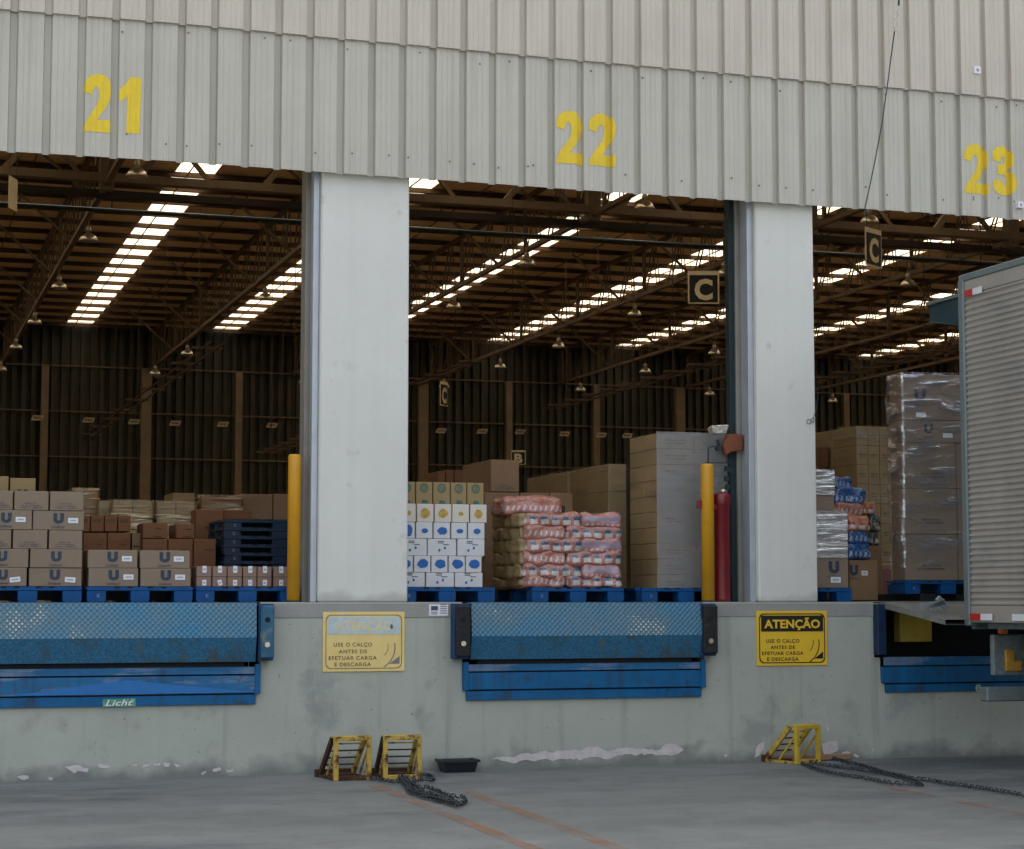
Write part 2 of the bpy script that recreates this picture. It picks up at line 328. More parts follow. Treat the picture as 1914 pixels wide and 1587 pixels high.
# painted numbers on the sheet
def chaikin(P, it=2):
    for _ in range(it):
        Q = []
        for i, (x, y, s_) in enumerate(P):
            px_, py_, ps = P[i-1]; nx, ny, ns = P[(i+1) % len(P)]
            if s_: Q.append((x, y, 1))
            else: Q += [(x*.75+px_*.25, y*.75+py_*.25, 0), (x*.75+nx*.25, y*.75+ny*.25, 0)]
        P = Q
    return [(x, y) for x, y, _ in P]
D2 = [(465,722,1),(480,680,0),(508,640,0),(545,595,0),(565,560,0),(575,520,0),(568,480,0),(548,462,0),(525,475,0),(517,512,1),(470,492,1),(475,450,0),(495,420,0),(530,405,0),(575,405,0),(615,420,0),(638,455,0),(643,500,0),(635,545,0),(610,590,0),(575,625,0),(550,666,1),(645,668,1),(645,738,1)]
D2 = [(x-465, 722-y+.085*(x-465), s_) for x, y, s_ in D2]
D1 = [(722,745,1),(725,520,1),(705,545,0),(672,565,1),(672,500,1),(705,475,0),(728,445,0),(740,425,1),(798,428,1),(790,750,1)]
D1 = [(x-672, 750-y+.06*(x-672), s_) for x, y, s_ in D1]
D3 = [(1745,1020,1),(1785,1012,1),(1792,1040,0),(1806,1054,0),(1822,1040,0),(1828,1010,0),(1820,985,0),(1795,975,0),(1775,975,1),(1775,925,1),(1798,922,0),(1812,905,0),(1812,880,0),(1800,868,0),(1788,875,0),(1784,905,1),(1745,890,1),(1748,855,0),(1765,828,0),(1795,815,0),(1825,822,0),(1850,848,0),(1857,890,0),(1848,925,0),(1825,950,1),(1852,972,0),(1870,1010,0),(1867,1052,0),(1845,1085,0),(1805,1102,0),(1768,1088,0),(1748,1058,0)]
D3 = [((x-1745)*1.18, (1102-y)*1.15, s_) for x, y, s_ in D3]
def dock_number(digs, px0, px1, pyt, pyb):
    """digits painted on the ribbed sheet; the outline is cut at every fold and follows it"""
    Y = -.055; a = at(px0, pyb, Y); b = at(px1, pyt, Y); zt = at((px0+px1)/2, pyt, Y).z; zb = at((px0+px1)/2, pyb, Y).z
    bm = bmesh.new(); Wt = b.x-a.x; Wd = Wt*.46; offs = [a.x, a.x+Wt-Wd]
    for D, ox in zip(digs, offs):
        P = chaikin(D); n_ = len(P); Po = []; ar = sum(P[i][0]*P[(i+1) % n_][1]-P[(i+1) % n_][0]*P[i][1] for i in range(n_)); sg = 1 if ar > 0 else -1
        for i in range(n_):
            tx_, tz_ = P[(i+1) % n_][0]-P[i-1][0], P[(i+1) % n_][1]-P[i-1][1]; l_ = math.hypot(tx_, tz_) or 1; Po.append((P[i][0]+sg*tz_/l_*5, P[i][1]-sg*tx_/l_*5))
        P = [(max(0, a), max(0, b)) for a, b in Po]; hx = max(p[0] for p in P); hz = max(p[1] for p in P); wd = Wd if D is not D1 else Wd*.8
        ox2 = ox if D is not D1 else ox+Wd*.1
        vs = [bm.verts.new((ox2+p[0]/hx*wd, 0, zb+p[1]/hz*(zt-zb))) for p in P]
        bm.faces.new(vs).normal_update()
    bmesh.ops.triangulate(bm, faces=bm.faces[:], ngon_method='EAR_CLIP')
    for x in breaks(a.x-.05, b.x+.1):
        bmesh.ops.bisect_plane(bm, geom=bm.verts[:]+bm.edges[:]+bm.faces[:], plane_co=(x,0,0), plane_no=(1,0,0))
    for z in (5.4, 5.8):
        bmesh.ops.bisect_plane(bm, geom=bm.verts[:]+bm.edges[:]+bm.faces[:], plane_co=(0,0,z), plane_no=(0,0,1))
    def wobz(x, z):
        zs = [ZBOT, 5.4, 5.8, ZOV+.25]
        for k in range(3):
            if z <= zs[k+1]+1e-6: t = (z-zs[k])/(zs[k+1]-zs[k]); return .012*(noise.noise((x*.35, zs[k]*.3, 3))*(1-t)+noise.noise((x*.35, zs[k+1]*.3, 3))*t)
        return 0
    for v in bm.verts: v.co.y = Y+prof(v.co.x)+wobz(v.co.x, v.co.z)-.0035
    me = bpy.data.meshes.new('painted_number'); off = Vector(WH['_loc'])
    for v in bm.verts: v.co -= off
    bmesh.ops.recalc_face_normals(bm, faces=bm.faces[:]); bm.to_mesh(me); bm.free(); me.materials.append(YELN)
    o = bpy.data.objects.new('painted_number', me); C.objects.link(o); o.parent = WH; return o
for digs, x0, x1, yt, yb, lab in (([D2, D1], 155, 270, 141, 249, '21'), ([D2, D2], 1039, 1151, 210, 308, '22'), ([D2, D3], 1802, 1899, 272, 364, '23')):
    dock_number(digs, x0, x1, yt, yb)['label'] = 'yellow painted number %s' % lab
# columns between the doors: front faces measured, every 4.08 m
XP = [(X_(595, .04), X_(762, .04)), (X_(1419, .04), X_(1529, .04))]
wp = 4.0793; pw = XP[0][1]-XP[0][0]; x_r = XP[1][0]
cols = [(XP[0][0]-2*wp, XP[0][1]-2*wp), (XP[0][0]-wp, XP[0][1]-wp), XP[0], XP[1]] + [(XP[1][0]+wp*k, XP[1][1]+wp*k) for k in range(1, 6)]
for x0, x1 in cols:
    MB().box(x0, x1, .04, .52, H, ZBOT+.9).build('column', PILLAR, WH, bevel=.012)
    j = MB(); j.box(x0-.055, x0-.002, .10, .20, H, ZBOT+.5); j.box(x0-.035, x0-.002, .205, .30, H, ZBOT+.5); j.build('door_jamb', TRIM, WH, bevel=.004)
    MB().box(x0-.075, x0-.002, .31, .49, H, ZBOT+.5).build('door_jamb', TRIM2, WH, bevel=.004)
# lintel plate and drip edge behind the cladding
MB().box(XA, XB, .022, .036, ZBOT+.18, ZTOP-.1).build('inner_lining', mat('lining_steel', (.09,.06,.035), .8), WH)
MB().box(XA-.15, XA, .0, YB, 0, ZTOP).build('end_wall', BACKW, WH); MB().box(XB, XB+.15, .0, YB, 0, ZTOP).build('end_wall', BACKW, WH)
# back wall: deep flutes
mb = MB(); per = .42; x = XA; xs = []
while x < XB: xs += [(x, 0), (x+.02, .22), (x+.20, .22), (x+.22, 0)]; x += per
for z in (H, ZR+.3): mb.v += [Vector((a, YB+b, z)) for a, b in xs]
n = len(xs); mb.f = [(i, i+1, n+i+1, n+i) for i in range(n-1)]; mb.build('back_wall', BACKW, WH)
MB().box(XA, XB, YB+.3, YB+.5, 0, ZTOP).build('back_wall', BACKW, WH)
dz = (Z_(957, 700+14, YB), Z_(957, 793, YB), Z_(957, 872, YB))
bp = [(82,.34),(272,.5),(445,.34),(618,.34),(790,.5),(950,.34),(1113,.34),(1270,.5),(1425,.34),(1580,.34),(1735,.5),(1885,.34)]
for px, wd in bp:
    x = X_(px, YB-.2, 800); MB().box(x-wd*.45, x+wd*.45, YB-.40, YB-.05, H, ZC).build('wall_column', COLM, WH)
for z in dz: MB().box(XA, XB, YB-.12, YB-.04, z-.03, z+.03).build('wall_rail', STEEL, WH)
# roof: sheet strips between the skylight rows, skylight rows, purlins
SKX = [8.50+6.4*k for k in range(-4, 11)]; SW = .56
edges = [XA]+[e for s_ in SKX for e in (s_-SW, s_+SW)]+[XB]
for a, b in zip(edges[::2], edges[1::2]):
    if b > a: MB().box(a, b, .0, YB+.4, ZR, ZR+.03).build('roof_sheet', ROOFM, WH)
def sky_mat():
    m = bpy.data.materials.new('translucent_sheet'); m.use_nodes = True; N = m.node_tree.nodes; L = m.node_tree.links; N.remove(N['Principled BSDF'])
    t = N.new('ShaderNodeBsdfTranslucent'); t.inputs[0].default_value = (.30,.255,.185,1); L.new(t.outputs[0], N['Material Output'].inputs[0]); return m
SKM = sky_mat()
for s_ in SKX: MB().quad((s_-SW+.002, 0, ZR+.015),(s_-SW+.002, YB, ZR+.015),(s_+SW-.002, YB, ZR+.015),(s_+SW-.002, 0, ZR+.015)).build('skylight', SKM, WH)
k = 0; y = YB-.9
while y > 0:
    MB().box(XA, XB, y-.035, y+.035, ZR-.165, ZR-.012).box(XA, XB, y-.10, y-.035, ZR-.165, ZR-.15).build('purlin', STEELD, WH); y -= 2.0
for s_ in SKX:
    r = MB(); r.bar((s_-.25, .5, ZR-.12), (s_-.25, YB-.2, ZR-.12), .03); r.bar((s_+1.9, .5, ZR-.14), (s_+1.9, YB-.2, ZR-.14), .025); r.build('sag_rod', STEELD, WH)
# lattice trusses running into the depth
TX = [5.35+6.42*k for k in range(-4, 12)]
for tx in TX:
    t = MB(); t.box(tx-.075, tx+.075, .6, YB-.1, ZC, ZC+.12); t.box(tx-.07, tx+.07, .6, YB-.1, ZR-.30, ZR-.17)
    y = YB-.4; up = True; i = 0
    while y > 1.5:
        for dx in (-.055, .055):
            t.bar((tx+dx, y, ZC+.12), (tx+dx, y-.95, ZR-.3), .038, .038); t.bar((tx+dx, y-.95, ZR-.3), (tx+dx, y-1.25, ZC+.12), .026, .026)
        if i % 3 == 0: t.bar((tx, y, ZC+.1), (tx, y, ZR-.3), .10, .10)
        y -= 2.2; i += 1
    y = YB-6.9
    while y > 4: t.bar((tx-.1, y, ZC+.1), (tx-1.9, y, ZR-.2), .07, .07); y -= 6.0
    t.build('roof_truss', STEEL, WH)
YG = 32.9
for yg in (YG, 8.0):
    t = MB(); t.box(XA, XB, yg-.16, yg+.16, ZC+.10, ZC+.30); t.box(XA, XB, yg-.16, yg+.16, ZR-.52, ZR-.23)
    x = XA; 
    while x < XB-3: t.bar((x, yg, ZC+.28), (x+.9, yg, ZR-.5), .16); t.bar((x+.9, yg, ZR-.5), (x+1.8, yg, ZC+.28), .11); x += 3.21
    for tx in TX: t.box(tx-.17, tx+.17, yg-.17, yg+.17, ZC-.1, ZR-.3)
    t.build('roof_girder', STEEL, WH)
    MB().box(XA, XB, yg+.9, yg+1.15, ZC-.08, ZC+.10).build('dark_rear_beam', mat('dark_beam_steel', (.035,.022,.014), .7), WH)  # dark second beam, behind the girder and a little lower
def tagpart(o, l): o['label'] = l; return o
yp = 35.2; pz = Z_(570, 415, yp)
pm = mat('green_pipe', (.012, .022, .016), .5)
p = thing('sprinkler_pipe', 'long dark green pipe running across under the roof trusses', 'pipe', (5, yp, pz))
pp = MB().tube([(XA+.5, yp, pz), (XB-.5, yp, pz)], .06, 8)
pp.build('pipe', pm, p)
for tx in TX: MB().bar((tx+.4, yp, pz+.05), (tx+.4, yp, ZR-.2), .03).build('hanger', pm, p)

# ---- dock wall with recesses for the three levelers
LEV = []
for (xl, xr) in ((X_(-10,0)-.0, X_(487,0)), (X_(864,0), X_(1314,0))): LEV.append([xl, xr])
lw = LEV[1][1]-LEV[1][0]; LEV[0][0] = LEV[0][1]-lw
x3 = X_(1643, 0); LEV.append([x3, x3+lw])
DW = thing('dock_wall', 'grey green concrete loading dock wall with peeling paint near the ground', 'wall', (6, 0, 0))
spans = [(XA, LEV[0][0]-.001), (LEV[0][1]+.001, LEV[1][0]-.001), (LEV[1][1]+.001, LEV[2][0]-.001), (LEV[2][1]+.001, XB)]
ztf = Z_(1090, 1262, 0)
m_ = MB().box(XA, XB, 0, .5, 0, .70)
for i, (a, b) in enumerate(spans): m_.box(a, b-(.06 if i == 2 else 0), 0, .5, .70, H-.001)
m_.box(LEV[2][0]-.061, LEV[2][0]-.001, 0, .5, .70, .90); m_.build('wall_face', DOCKW, DW)
for a, b in ((spans[0][1], spans[1][0]), (spans[1][1], spans[2][0]), (spans[2][1], spans[3][0])): MB().box(a-.06, b, .51, .55, .66, H-.05).build('pit_back', VOID, DW)
# construction joint near the top of the wall, a slightly proud band
for (a, b) in spans[1:3]: MB().box(a+.01, b-.01, -.006, .0, H-.13, H-.012).build('edge_band', mat('dock_edge', (.30,.30,.275), .8, 0, .1, 3, .2, 40), DW, bevel=.004)
# peeled patches, irregular outlines 3 mm proud
def peel(pts, seed):
    mb = MB(); P = [(at(x, y, -.003).x, at(x, y, -.003).z) for x, y in pts]
    out = []; rnd = random.Random(seed)
    for i, (x, z) in enumerate(P):
        nx, nz = P[(i+1) % len(P)]; L = math.hypot(nx-x, nz-z); k = max(1, int(L/.03))
        for q in range(k):
            t = q/k; xx = x+(nx-x)*t; out.append((xx+rnd.uniform(-.007,.007), z+(nz-z)*t+rnd.uniform(-.007,.007)+.03*noise.noise((xx*7, seed, i*.01))+.015*noise.noise((xx*25, seed, 3))))
    bm = bmesh.new(); f = bm.faces.new([bm.verts.new((a, -.003, max(.012, b))) for a, b in out]); f.normal_update(); bmesh.ops.triangulate(bm, faces=[f], ngon_method='EAR_CLIP')
    me = bpy.data.meshes.new('peeled_patch'); off = Vector(DW['_loc']); 
    for v in bm.verts: v.co -= off
    bm.to_mesh(me); bm.free(); me.materials.append(PEEL); o = bpy.data.objects.new('peeled_patch', me); C.objects.link(o); o.parent = DW
    if sum((out[i][0]*out[(i+1) % len(out)][1]-out[(i+1) % len(out)][0]*out[i][1]) for i in range(len(out))) < 0: me.flip_normals()
for i, P in enumerate(([(915,1418),(960,1411),(1000,1408),(1060,1403),(1115,1398),(1150,1400),(1190,1400),(1230,1402),(1245,1390),(1258,1388),(1280,1402),(1260,1411),(1225,1410),(1180,1412),(1130,1415),(1060,1418),(1000,1421),(950,1424)],
    [(122,1434),(140,1430),(165,1435),(162,1442),(138,1444)],[(183,1431),(205,1432),(203,1437),(184,1437)],[(33,1452),(52,1449),(56,1457),(38,1458)],[(92,1451),(100,1453),(99,1460),(90,1459)],
    [(268,1430),(282,1428),(278,1433),(266,1434)],[(286,1431),(301,1428),(300,1434),(288,1435)],[(248,1429),(257,1428),(256,1432),(249,1433)],[(305,1427),(319,1427),(317,1432),(307,1433)],[(326,1428),(338,1430),(334,1434),(327,1433)],
    [(376,1444),(384,1442),(385,1446),(377,1447)],[(397,1437),(409,1435),(414,1441),(398,1443)],[(422,1439),(436,1437),(438,1441),(425,1443)],
    [(1411,1415),(1413,1398),(1421,1386),(1430,1386),(1428,1400),(1420,1412)],[(1537,1390),(1550,1386),(1565,1388),(1568,1402),(1555,1410),(1540,1411)],[(1572,1406),(1584,1404),(1590,1412),(1580,1416)],[(1596,1409),(1606,1410),(1604,1416),(1597,1415)],
    [(1353,1410),(1358,1409),(1359,1413),(1354,1414)],[(1545,1350),(1550,1356),(1549,1366),(1545,1362)],[(600,1440),(608,1428),(612,1436),(606,1444)],[(1629,1401),(1633,1400),(1633,1405),(1630,1405)])): peel(P, i)

# ================================================================== DOCK LEVELERS
def tread_mat(name='tread_plate', worn=(.35,.42,.46)):
    m = bpy.data.materials.new(name); m.use_nodes = True; N = m.node_tree.nodes; L = m.node_tree.links; b = N['Principled BSDF']
    b.inputs['Roughness'].default_value = .5; b.inputs['Specular IOR Level'].default_value = .5
    tc = N.new('ShaderNodeTexCoord'); sep = N.new('ShaderNodeSeparateXYZ'); L.new(tc.outputs['Object'], sep.inputs[0])
    def mth(op, a, bb=None, c=None):
        n = N.new('ShaderNodeMath'); n.operation = op
        for i, q in enumerate((a, bb, c)):
            if q is None: continue
            if isinstance(q, (int, float)): n.inputs[i].default_value = q
            else: L.new(q, n.inputs[i])
        return n.outputs[0]
    k = 2*PI/.046
    u = mth('SINE', mth('MULTIPLY', sep.outputs[0], k)); v = mth('SINE', mth('MULTIPLY', sep.outputs[2], k))
    h = mth('MULTIPLY', u, v); dot = mth('GREATER_THAN', h, .55)
    bp_ = N.new('ShaderNodeBump'); bp_.inputs['Strength'].default_value = .8; bp_.inputs['Distance'].default_value = .004; L.new(h, bp_.inputs['Height']); L.new(bp_.outputs[0], b.inputs['Normal'])
    n1 = N.new('ShaderNodeTexNoise'); n1.inputs['Scale'].default_value = 2.2; n1.inputs['Detail'].default_value = 8; geo = N.new('ShaderNodeNewGeometry'); L.new(geo.outputs['Position'], n1.inputs['Vector'])
    n2 = N.new('ShaderNodeTexNoise'); n2.inputs['Scale'].default_value = 90; L.new(tc.outputs['Object'], n2.inputs['Vector'])
    r1 = N.new('ShaderNodeValToRGB'); r1.color_ramp.elements[0].position = .35; r1.color_ramp.elements[1].position = .68
    r1.color_ramp.elements[0].color = (.03,.175,.305,1); r1.color_ramp.elements[1].color = (.11,.185,.22,1); L.new(n1.outputs[0], r1.inputs[0])
    wear = mth('MULTIPLY', dot, mth('GREATER_THAN', mth('ADD', n1.outputs[0], mth('MULTIPLY', n2.outputs[0], .25)), .775))
    mixd = N.new('ShaderNodeMixRGB'); L.new(mth('MULTIPLY', dot, .4), mixd.inputs[0]); L.new(r1.outputs[0], mixd.inputs[1]); mixd.inputs[2].default_value = (.17,.33,.44,1)
    mx = N.new('ShaderNodeMixRGB'); L.new(wear, mx.inputs[0]); L.new(mixd.outputs[0], mx.inputs[1]); mx.inputs[2].default_value = (.62,.68,.70,1)
    L.new(mx.outputs[0], b.inputs['Base Color']); return m
TREAD = tread_mat()
LIPB = mat('lip_lower_plate', (.018,.118,.215), .6, 0, .55, 55, .5, 150, (.035,.075,.10), .38, 3); speckle(LIPB, (.11,.12,.115), 12, .60, .74, .6)  # darker than the tread: shade of its inward lean put into the colour
def bumper(root, x0, x1, z0, z1, y0, front, name='rubber_bumper'):
    b = MB().box(x0, x1, y0, -.005, z0, z1).build('bumper_bracket', mat('blue_bracket', (.004,.04,.12), .5), root, bevel=.006)
    r = MB().box(x0+.01, x1-.004, y0-.055, y0-.002, z0+.02, z1-.015).build(name, front, root, bevel=.012)
    for zz in (z0+.13, z1-.13):
        q = MB().lathe((0,0,0), [(.022,-.004),(.022,.004)], 10); q.v = [Vector(((x0+x1)/2+v.x, y0-.0575+v.z, zz+v.y)) for v in q.v]
        bo = q.build('bolt', VOID if zz > (z0+z1)/2 else ALU, root); 
def leveler(i, xl, xr, label):
    r = thing('dock_leveler', label, 'dock leveler', ((xl+xr)/2, -.1, 0), group='blue dock levelers in the wall')
    zt = H-.004; zm = Z_(1090, 1188, -.13); zb = Z_(1090, 1231, -.11)
    a, b = xl+.05, xr-.05
    lip = MB(); lip.quad((a,-.12,zm),(b,-.12,zm),(b,-.10,zt),(a,-.10,zt)); lip.quad((a,-.10,zt),(b,-.10,zt),(b,.45,zt),(a,.45,zt))
    lip.quad((a,-.10,zt),(a,.4,zt),(a,.4,zt-.02),(a,-.085,zm)); lip.quad((a,-.12,zm),(a,-.10,zt),(a,-.085,zt),(a,-.085,zm)); lip.build('lip_plate', TREAD, r)
    lo = MB(); lo.quad((a,-.075,zb),(b,-.075,zb),(b,-.119,zm),(a,-.119,zm)); lo.quad((a,-.06,zb),(a,-.075,zb),(a,-.119,zm),(a,-.09,zm)); lo.quad((a,.1,zb),(b,.1,zb),(b,-.075,zb),(a,-.075,zb)); lo.build('lower_lip', LIPB, r)
    # frame beams under the lip
    z1 = Z_(1090, 1239.5, -.04); z2 = Z_(1090, 1254, -.04); z3 = Z_(1090, 1288, -.04); z4 = Z_(1090, 1306, -.03)
    MB().box(a+.08, b-.08, -.035, .05, z1-.0, zb-.003).build('gap_shade_strip', VOID, r)  # black strip painting the shade of the gap under the lip
    MB().box(xl, xl+.045, -.05, .0, z3, z1+.02).build('frame_side', BLUE, r, bevel=.003)
    MB().box(xr-.045, xr, -.05, .0, z3, z1+.02).build('frame_side', BLUE, r, bevel=.003)
    MB().box(xl+.046, xr-.046, -.035, .0, z2+.006, z1-.001).build('frame_beam', BLUEF, r, bevel=.003)
    MB().box(xl+.046, xr-.046, -.045, .0, z3+.008, z2-.006).build('frame_beam', BLUEF if i == 0 else BLUE, r, bevel=.003)
    MB().box(xl+.03, xr-.035, -.03, .0, z4, z3-.004).build('frame_beam', BLUE, r, bevel=.003)
    MB().box(xl+.04, xr-.04, -.015, -.001, z4+.01, z1-.01).build('frame_back', VOID, r)
    return r, (a, b, zt, zm, zb, z1, z2, z3, z4)
L1, q1 = leveler(0, *LEV[0], 'blue dock leveler under number 21 with a green script sticker on its frame')
L2, q2 = leveler(1, *LEV[1], 'blue dock leveler under number 22 between two black rubber bumpers')
# bumpers
zb1 = Z_(497, 1235, -.1); bumper(L1, X_(484,-.1), X_(512,-.1), zb1, H-.012, -.11, mat('bumper_blue_worn', (.02,.10,.17), .5, 0, .3, 10, .3, 40, (.16,.17,.15), .25, 8))
bumper(L2, X_(848,-.1), X_(877,-.1), Z_(860,1232,-.1), H-.012, -.11, BLACK); bumper(L2, X_(1308,-.1), X_(1337,-.1), Z_(1320,1226,-.1), H-.012, -.11, BLACK)
# painted darker wedge on the frame of the first leveler
w1 = MB(); zz3, zz2 = q1[7]+.012, q1[6]-.03
poly_xz(w1, [(X_(20,-.047), zz3), (X_(478,-.047), zz3+.002), (X_(240,-.047), zz2)], -.0475); w1.build('beam_stripe', mat('blue_fresh', (.015,.15,.42), .45, 0, .06, 4), L1)
st = MB(); x0, x1, z0, z1 = X_(196,-.034), X_(257,-.034), Z_(225,1321,-.034), Z_(225,1306,-.034)
poly_xz(st, [(x0,z0),(x1,z0+.003),(x1,z1),(x0,z1)], -.0335); sto = st.build('sticker', mat('sticker_green', (.07,.28,.17), .5, 0, .2, 40, col2=(.28,.45,.36), f2=.3, s2=22), L1)
tx_ = MB(); text(tx_, 'Licht', (x0+x1)/2, -.0352, (z0+z1)/2, (x1-x0)*.84, (z1-z0)*.78, .02, 1.05, .3); tx_.build('printed_word', WHITE, sto)
# leveler under 23: deck lowered onto the truck bed
L3 = thing('dock_leveler', 'blue dock leveler under number 23 with its steel deck resting on the truck', 'dock leveler', (LEV[2][0]+lw/2, -.1, 0), group='blue dock levelers in the wall')
xl, xr = LEV[2]; z1 = Z_(1690,1228,-.04); z2 = Z_(1690,1245,-.04); z3 = Z_(1690,1278,-.04); z4 = Z_(1690,1294,-.03)
MB().box(xl+.03, xr-.03, -.03, .0, z2+.006, z1).build('frame_beam', BLUEF, L3, bevel=.003); MB().box(xl, xr, -.045, .0, z3+.008, z2-.006).build('frame_beam', BLUE, L3, bevel=.003)
MB().box(xl+.04, xr-.06, -.03, .0, z4, z3-.004).build('frame_beam', BLUE, L3, bevel=.003); MB().box(xl+.04, xr-.1, -.015, -.001, z4+.01, z1-.01).build('frame_back', VOID, L3)
MB().box(xl-.066, xl+.02, -.09, .3, z1+.02, H-.02).build('bumper_bracket', mat('blue_deep', (.004,.02,.06), .5), L3, bevel=.006)
YT = -1.12; GREYP = mat('deck_steel', (.22,.23,.21), .5, .3, .2, 8, .3, 60)
dk = MB(); zi = H+.004; zo = Z_(1790, 1158, YT+.1); xa = X_(1641, 0)+.02; xb_ = xa+1.9
dk.quad((xa,.45,zi),(xa,-.05,zi-.01),(xb_,-.05,zi-.01),(xb_,.45,zi)); dk.quad((xa,-.05,zi-.01),(xa+.02,YT+.02,zo),(xb_,YT+.02,zo),(xb_,-.05,zi-.01))
dk.quad((xa,-.05,zi-.012),(xa,-.05,zi-.06),(xa+.02,YT+.02,zo-.045),(xa+.02,YT+.02,zo)); dk.quad((xa,.45,zi),(xa,.45,zi-.08),(xa,-.05,zi-.06),(xa,-.05,zi-.01))
dk.quad((xa,.45,zi-.08),(xb_,.45,zi-.08),(xb_,-.05,zi-.06),(xa,-.05,zi-.06)); dk.quad((xa,-.05,zi-.06),(xb_,-.05,zi-.06),(xb_,YT+.02,zo-.045),(xa+.02,YT+.02,zo-.045))
dk.build('deck_plate', GREYP, L3)
x0 = X_(1681,.2); x1 = X_(1741,.2); yb_ = MB().box(x0, x1, .2, .32, Z_(1700,1200,.2), H-.10); yb_.build('support_leg', mat('yellow_dusty', (.50,.36,.05), .7, 0, .15, 6, .2, 30, (.16,.09,.03), .2, 5), L3, bevel=.008)
lk = MB(); p0 = at(1752,1136,-.7)
for (ax, ay, bx, by) in ((1722,1134,1757,1128),(1735,1138,1765,1124),(1752,1117,1770,1138)):
    a, b = at(ax, ay, -.72), at(bx, by, -.72); lk.bar(a, b, .035, .05)
lk.build('lip_hinge', mat('hinge_steel', (.30,.34,.36), .4, .4), L3, bevel=.004)
c = at(1829,1286,-.05); q = MB(); blob(q, c.x, c.z, .032, .032, -.0485, 18, .02, 1); so_ = q.build('sticker', mat('sticker_pale', (.45,.55,.42), .5), L3)
q = MB(); text(q, '2', c.x, -.0500, c.z, .028, .042, .02); q.build('printed_word', mat('sticker_green_ink', (.02,.22,.12), .5), L3)

# ================================================================== SIGNS ON THE DOCK
def attention(px0, px1, py0, py1, faded, label):
    Y = -.012; x0, x1 = X_(px0, Y, py1), X_(px1, Y, py1); z1, z0 = Z_(px0, py0, Y), Z_(px0, py1, Y); w_, h_ = x1-x0, z1-z0; cx, cz = (x0+x1)/2, (z0+z1)/2
    r = thing('warning_sign', label, 'sign', (cx, 0, z0), group='yellow warning signs on the dock wall')
    MB().box(x0, x1, Y, -.001, z0, z1).build('sign_plate', SIGNF if faded else SIGNY, r, bevel=.002)
    ink = SIGNG if faded else SIGNK
    # rounded border line
    mb = MB(); m_ = .033*w_; R = .045; ins = [(x0+m_, z0+m_), (x1-m_, z1-m_)]; ow = .006 if faded else .009
    def rr(e):
        a, b = ins[0][0]+e, ins[0][1]+e; c_, d_ = ins[1][0]-e, ins[1][1]-e; P = []
        for (qx, qz, t0) in ((c_-R, b+R, -90), (c_-R, d_-R, 0), (a+R, d_-R, 90), (a+R, b+R, 180)):
            for k in range(6): t = math.radians(t0+18*k); P.append((qx+R*math.cos(t), qz+R*math.sin(t)))
        return P
    A, B = rr(0), rr(ow); n = len(A)
    for k in range(n): mb.quad(*[(p[0], Y-.0015, p[1]) for p in (A[k], A[(k+1) % n], B[(k+1) % n], B[k])])
    mb.build('border', ink, r)
    bx0, bx1, bz1, bz0 = x0+.062*w_, x1-.058*w_, z1-.085*h_, z1-.375*h_
    MB().box(bx0, bx1, Y-.003, Y-.0012, bz0, bz1).build('heading_band', SIGNB if faded else SIGNK, r)
    t = MB(); text(t, 'ATENÇÃO', cx, Y-.0045, (bz0+bz1)/2-.008*h_, (bx1-bx0)*(.80 if faded else .9), (bz1-bz0)*.80, .035, 1.02); t.build('heading_text', mat('faded_heading', (.70,.62,.34), .6) if faded else SIGNY, r)
    for k, (s_, f_) in enumerate((('USE O CALÇO', .47), ('ANTES DE', .345), ('EFETUAR CARGA', .585), ('E DESCARGA', .445))):
        t = MB(); zc = z1-h_*(.555+.108*k); text(t, s_, x0+.365*w_, Y-.0018, zc, w_*f_, h_*(.082 if 'Ç' in s_ else .064), .02, 1.14); t.build('printed_line', ink, r)
    pic = MB()
    def arc(cx_, cz_, rad, a0, a1, th, bumps=0):
        n_ = 14; ps = [(cx_+(rad+(bumps*(k % 2)))*math.cos(math.radians(a0+(a1-a0)*k/n_)), cz_+(rad+(bumps*(k % 2)))*math.sin(math.radians(a0+(a1-a0)*k/n_))) for k in range(n_+1)]
        for p_, q_ in zip(ps, ps[1:]):
            d = Vector((q_[0]-p_[0], 0, q_[1]-p_[1])).normalized(); nn = Vector((-d.z, 0, d.x))*th/2; a = Vector((p_[0], Y-.0018, p_[1])); b = Vector((q_[0], Y-.0018, q_[1]))
            pic.quad(a-nn, b-nn, b+nn, a+nn)
    sc_ = w_/.62
    arc(x0+.66*w_, z0+.42*h_, .085*sc_, -50, 15, .006); arc(x0+.62*w_, z0+.40*h_, .16*sc_, -62, 12, .009, .004)
    poly_xz(pic, [(x1-.19*w_, z0+.125*h_), (x1-.062*w_, z0+.125*h_), (x1-.062*w_, z0+.255*h_)], Y-.0018)
    for f in range(len(pic.f)): pass
    pic.build('chock_pictogram', mat('faded_grey_ink', (.20,.19,.19), .6) if faded else SIGNK, r)
    if faded:
        q = MB(); blob(q, bx1-.12*(bx1-bx0), (bz0+bz1)/2-.01, .012, .022, Y-.0062, 12, .05, 3); q.build('peeled_spot', SIGNG, r)
attention(603, 756, 1144, 1256, True, 'faded yellow attention sign with bleached heading, under the wide white column')
attention(1415, 1547, 1142, 1245, False, 'bright yellow attention sign with black heading, left of the truck dock')
